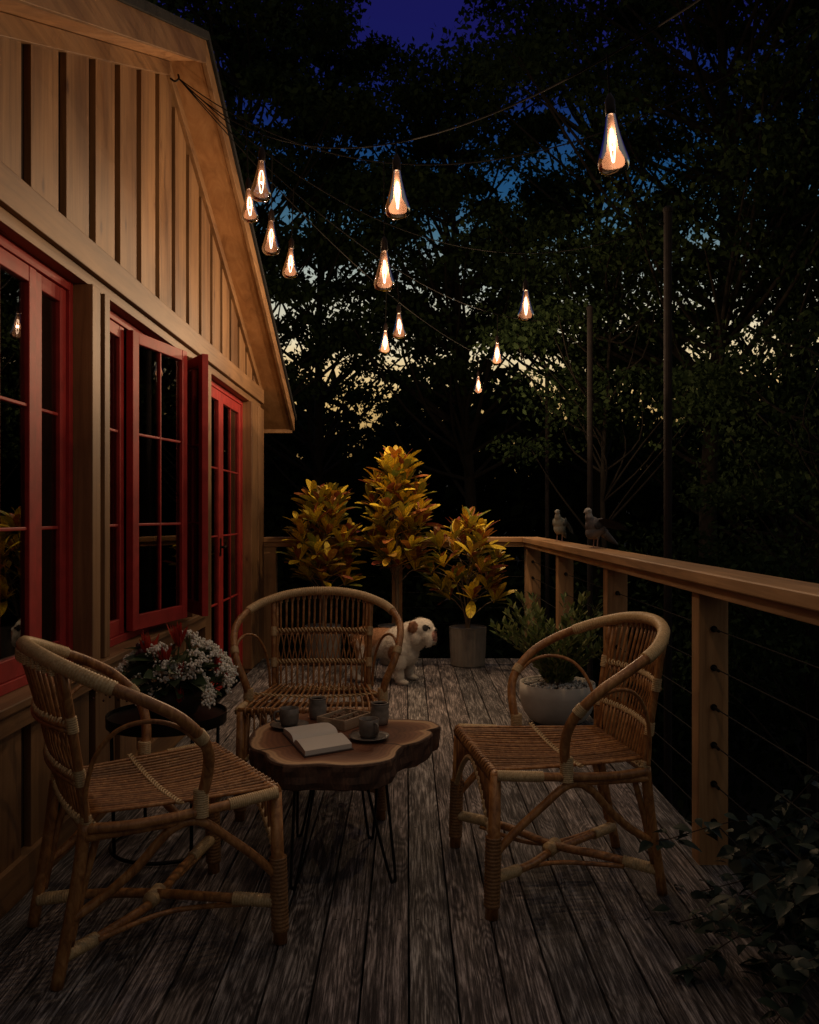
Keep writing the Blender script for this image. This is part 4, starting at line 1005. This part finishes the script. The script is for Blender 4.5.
for s in (-1, 1):
    b.ell((.310, s*.048, .318), (.035, .028, .052)); b.ell((.285, s*.048, .420), (.028, .024, .016)); b.ell((.22, s*.075, .33), (.05, .03, .05))
    b.tube(cr([(.215, s*.055, .445), (.20, s*.085, .435), (.195, s*.098, .395), (.205, s*.098, .375)], 5), [.016]*5+[.02]*6+[.014]*5, 8)   # folded ears
    b.tube(cr([(.10, s*.085, .28), (.115, s*.105, .18), (.108, s*.10, .10), (.112, s*.098, .04), (.118, s*.098, .022)], 5), [.062]*4+[.052]*5+[.038]*6+[.032]*6, 12)
    b.ell((.135, s*.098, .02), (.043, .034, .021))
    for q in (-.018, 0, .018): b.ell((.165, s*.098+q, .015), (.017, .010, .014), seg=8, rings=6)
    b.tube(cr([(-.20, s*.065, .30), (-.165, s*.09, .20), (-.205, s*.09, .135), (-.24, s*.088, .095), (-.222, s*.088, .03)], 5), [.066]*4+[.056]*4+[.040]*4+[.030]*9, 12)
    b.ell((-.200, s*.088, .02), (.042, .030, .020))
    for q in (-.016, 0, .016): b.ell((-.170, s*.088+q, .014), (.016, .009, .013), seg=8, rings=6)
b.tube([(-.27, 0, .33), (-.30, 0, .325), (-.315, .008, .305)], [.02, .014, .009], 8)
dg_o = remeshed(b, 'body', M_dog, dog, .0065, 4)
b = MB()
for s in (-1, 1): b.ell((.318, s*.050, .404), (.009, .008, .009), seg=10, rings=8)
b.build('eyes', plain('dark_eye', (.01,.008,.006), .08, bump=0), dog, smooth=True)
nv = len(dg_o.data.vertices); co = np.empty(nv*3, dtype=np.float32); no = np.empty(nv*3, dtype=np.float32)
dg_o.data.vertices.foreach_get('co', co); dg_o.data.vertices.foreach_get('normal', no); co = co.reshape(-1, 3); no = no.reshape(-1, 3)
ii = rng.integers(0, nv, 16000)
fur = cloud_mesh('coat', co[ii] - no[ii]*.001 + rng.normal(0, .003, (len(ii), 3)), no[ii]*.55 + rng.normal(0, .25, (len(ii), 3)) + np.array([-.75, 0, -.35]), rng.uniform(.007, .013, len(ii)), [(0,0,0), (.09,.4,0), (0,1,0), (-.09,.4,0)], [(0,1,2,3)], M_dog, dog)

def pigeon(x, y, rz, label, cols, spread=0, pitch=0):
    e = empty('pigeon', (x, y, 1.0155), rz, label, 'pigeon')
    b = MB()                                # faces +x
    b.ell((0, 0, .108), (.078, .042, .046), (0, R(38), 0)); b.ell((.022, 0, .128), (.045, .040, .048)); b.ell((.045, 0, .165), (.024, .022, .040), (0, R(12), 0))
    b.ell((.053, 0, .205), (.023, .019, .020)); b.tube([(.068, 0, .203), (.088, 0, .197)], [.007, .002], 8)
    b.tube([(-.05, 0, .085), (-.10, 0, .045), (-.145, 0, .018)], [.026, .018, .006], 10)
    for s in (-1, 1): b.tube([(.0, s*.018, .075), (.002, s*.018, .045)], [.014, .007], 8)
    M = patch_mat('pigeon_feathers', cols[0], [((.045, 0, .21), (.045, .04, .045), cols[1]), ((.0, 0, .07), (.05, .05, .045), cols[2])], .7, 90)
    remeshed(b, 'body', M, e, .004, 3)
    Mw = plain('wing_feathers', cols[3], .7, var=.5, scale=45)
    for s in (-1, 1):
        w_ = MB(); nF = 9
        for i in range(nF):
            t = i/(nF-1); L_ = .075+.075*t
            rp_ = Vector((.02-.035*t, s*(.040+.003*i*.3), .150-.030*t))
            if spread: dr_ = Vector((-.75, s*(.20+.55*(1-t)), .20-.30*t))
            else: dr_ = Vector((-.80, s*(-.04), -.42-.12*t+.12))
            put_leaf(w_, leaf_tpl(.034, 1.0*L_, .15, .05, 5), rp_ + Vector((0, s*.001*i, 0)), dr_, R(-62)*s if not spread else R(-25)*s, 1.0)
        w_.ell((.005, s*.040, .135), (.038, .008, .026), (0, R(30), 0))
        w_.build('wing', Mw, e, smooth=True)
    l = MB()
    for s in (-1, 1):
        l.tube([(.002, s*.018, .050), (.006, s*.018, .004)], .0032, 6)
        for a in (-.5, 0, .5, 3.14): l.tube([(.006, s*.018, .004), (.006+.022*math.cos(a), s*.018+.022*math.sin(a), .002)], .0022, 5)
    l.build('legs', plain('pink_leg', (.35, .22, .18), .6, bump=0), e)
    ey = MB()
    for s in (-1, 1): ey.ell((.060, s*.0175, .208), (.0035,)*3, seg=8, rings=6)
    ey.build('eyes', plain('bird_eye', (.01,.008,.006), .1, bump=0), e, smooth=True)
    return e
pigeon(1.075, 5.98, R(-118), 'pale grey pigeon standing on the rail nearest the corner', [(.24,.24,.19), (.34,.33,.27), (.28,.28,.22), (.13,.13,.11)])
pigeon(1.055, 4.74, R(-158), 'dark winged pigeon with raised wings on the rail beside the pale one', [(.11,.10,.10), (.34,.33,.31), (.19,.15,.12), (.05,.05,.055)], 1)

# ------------------------------------------------------------------ vegetation
RH = [(0, 0, 0), (.28, .45, .06), (0, 1, 0), (-.28, .45, .06)]; RF = [(0, 1, 2, 3)]
M_tleaf = leafmat('tree_leaf', [(0, (.010, .020, .008)), (.5, (.018, .033, .012)), (1, (.032, .052, .019))], .8, .3, spec=.08)
M_fleaf = leafmat('far_leaf', [(0, (.006, .011, .005)), (1, (.014, .022, .009))], .8, .2, spec=.05)
def tree(x, y, h, cr_r, z_lo, label, leaves=14000, lsize=.10, seed=0, clumps=70, mat=M_tleaf, tr=.13, squash=.34, spread=.46):
    rg = np.random.default_rng(seed); gz = ground_z(x, y)-.1
    e = empty('tree', (x, y, gz), 0, label, 'tree', 'trees of the forest beyond the deck'); H_ = h - gz; zl = z_lo - gz
    t = MB(); lean = Vector((rg.uniform(-.5, .5), rg.uniform(-.5, .5), 0))
    tp = [Vector((0,0,0)), lean*.2+Vector((rg.uniform(-.12,.12),0,H_*.3)), lean*.6+Vector((rg.uniform(-.2,.2),0,H_*.6)), lean+Vector((0,0,H_*.97))]
    tc_ = cr(tp, 8); tr = min(tr, .045*cr_r+.01); t.tube(tc_, [tr*(1.35 if i == 0 else 1)*(1-.85*i/(len(tc_)-1)) for i in range(len(tc_))], 10)
    cc = []
    for i in range(clumps):
        f = rg.uniform(0, 1)**.9; zz = zl + f*(H_-zl); rad = cr_r*(math.sin(math.pi*min(1, .25+.72*f))**.7)
        a = rg.uniform(0, 6.283); rr = rad*math.sqrt(rg.uniform(.08, 1)); c = Vector((math.cos(a)*rr, math.sin(a)*rr, zz)) 
        ti = min(len(tc_)-2, max(1, int((zz-.35*rr-.2)/H_*(len(tc_)-1)))); s = tc_[ti]
        md = s.lerp(c, .5) + Vector((0, 0, -.08*rr)) + Vector(rg.normal(0, .12, 3))
        t.tube(cr([s, md, c], 4), [max(.006, .013*cr_r*(1-.1*q)) for q in range(9)], 5, cap=False)
        cc.append(c)
    t.build('trunk', M_tbark, e, smooth=True)
    C = np.array([tuple(c) for c in cc]); ci = rg.integers(0, len(C), leaves); wts = rg.uniform(.35, 1.15, len(C))
    sp_ = wts[ci][:, None]*np.array([spread, spread, spread*squash]); gd = rg.normal(size=(leaves, 3)); gd /= np.linalg.norm(gd, axis=1, keepdims=True); P = C[ci] + gd*(rg.uniform(0, 1, (leaves, 1))**.5*1.65 + rg.normal(0, .12, (leaves, 1)))*sp_
    D = rg.normal(size=(leaves, 3)) + np.array([0, 0, -.5])
    cloud_mesh('crown', P, D, rg.uniform(.7, 1.25, leaves)*lsize, RH, RF, mat, e)
    return e
TR = [
 # x, y, top, radius, crown base, leaves, lsize, seed, clumps, label
 (3.3, 9.0, 9.5, 2.6, 3.2, 46000, .072, 1, 130, 'big leafy tree behind the tallest pole, its crown filling the right sky'),
 (5.0, 10.5, 10, 3.0, 1.0, 42000, .078, 2, 130, 'leafy tree at the right frame edge with low hanging branches'),
 (1.0, 13.0, 8.1, 2.8, 3.0, 30000, .10, 3, 100, 'tall tree in the middle behind the hanging bulbs'),
 (-2.6, 12.0, 9.5, 2.4, 3.0, 36000, .11, 4, 120, 'tree rising just beyond the roof edge at left'),
 (-1.8, 16.5, 11.3, 3.0, 3.2, 30000, .115, 5, 105, 'tree between the roof edge and the bulbs, farther back'),
 (3.6, 16.0, 12.5, 3.4, 3.4, 34000, .125, 6, 110, 'tall tree far behind the big right hand one'),
 (2.0, 8.3, 3.9, 1.1, 1.7, 9000, .062, 7, 30, 'small green tree behind the two far poles, above the pigeons'),
 (6.8, 15.0, 11, 3.0, 3.0, 12000, .13, 8, 60, 'tree deep in the wood at the far right'),
 (2.75, 6.2, 2.6, .95, -.2, 11000, .055, 10, 40, 'young tree just outside the rail, right of the tallest pole'),
]
for x, y, top, rad, zl, nl_, ls, sd, ck, lb in TR:
    tree(x, y, top, rad, zl, lb, nl_, ls, sd, ck)
# far wood: one dark mass of foliage
rgf = np.random.default_rng(33); nF = 60000
Yf = rgf.uniform(17, 30, nF); Xf = rgf.uniform(-.75, .85, nF)*Yf; el = 5.0 + .8*np.sin(Xf*.9) + .6*np.sin(Xf*2.3+1)
Zf = -2 + (el+2)*rgf.uniform(0, 1, nF)**.75*(Yf/26)
far = cloud_mesh('far_woods', np.stack([Xf, Yf, Zf], 1), rgf.normal(size=(nF, 3)), rgf.uniform(.25, .5, nF), RH, RF, M_fleaf)
tag(far, kind='stuff')
nU = 26000
Yu = rgf.uniform(8.6, 16, nU); Xu = rgf.uniform(-.6, .8, nU)*Yu; Zu = -2.1 + (1.9+.6*np.sin(Xu*1.3)+.5*np.sin(Yu*1.1+Xu))*rgf.uniform(0, 1, nU)**.8
us = cloud_mesh('undergrowth', np.stack([Xu, Yu, Zu], 1), rgf.normal(size=(nU, 3)), rgf.uniform(.09, .2, nU), RH, RF, M_fleaf)
tag(us, kind='stuff')

# shrub leaning over the deck edge, bottom right
e = empty('leafy_shrub', (1.45, 2.25, -2.0), 0, 'dark broad leaved shrub spilling over the deck edge at lower right', 'shrub')
M_shrub = leafmat('shrub_leaf', [(0, (.014, .027, .019)), (1, (.038, .060, .042))], .5, .2)
lv = MB(); sk = MB(); bt = leaf_tpl(.042, .068, .25, .25, 6, .7)
for i in range(74):
    tx = rng.uniform(.64, 1.75); ty = rng.uniform(1.75, 2.72); tz = .27 - .20*max(0, (1.05-tx)/.4) + rng.uniform(-.26, .08)
    tip = Vector((tx-1.45, ty-2.25, tz+2.0)); basep = Vector((rng.uniform(-.05, .1), rng.uniform(-.2, .2), .0))
    midp = Vector((tip.x*.45+rng.uniform(-.05,.1), tip.y*.6+rng.uniform(-.12,.12), tip.z + .02 + rng.uniform(0,.08)))
    low = Vector((.05+rng.uniform(0, .2), tip.y*.3, 1.2))
    pts = cr([basep, low, midp, tip], 8); sk.tube(pts, [.005]*12+[.0016]*(len(pts)-12), 5)
    for p in pts[14:]:
        for q in range(4):
            a = rng.uniform(0, 6.28); put_leaf(lv, bt, p+Vector(rng.normal(0, .018, 3)), (math.cos(a), math.sin(a), rng.uniform(-.45, .25)), rng.uniform(-.5, .5), rng.uniform(.55, 1.1))
sk.build('stems', M_bark, e); lv.build('foliage', M_shrub, e, smooth=True)
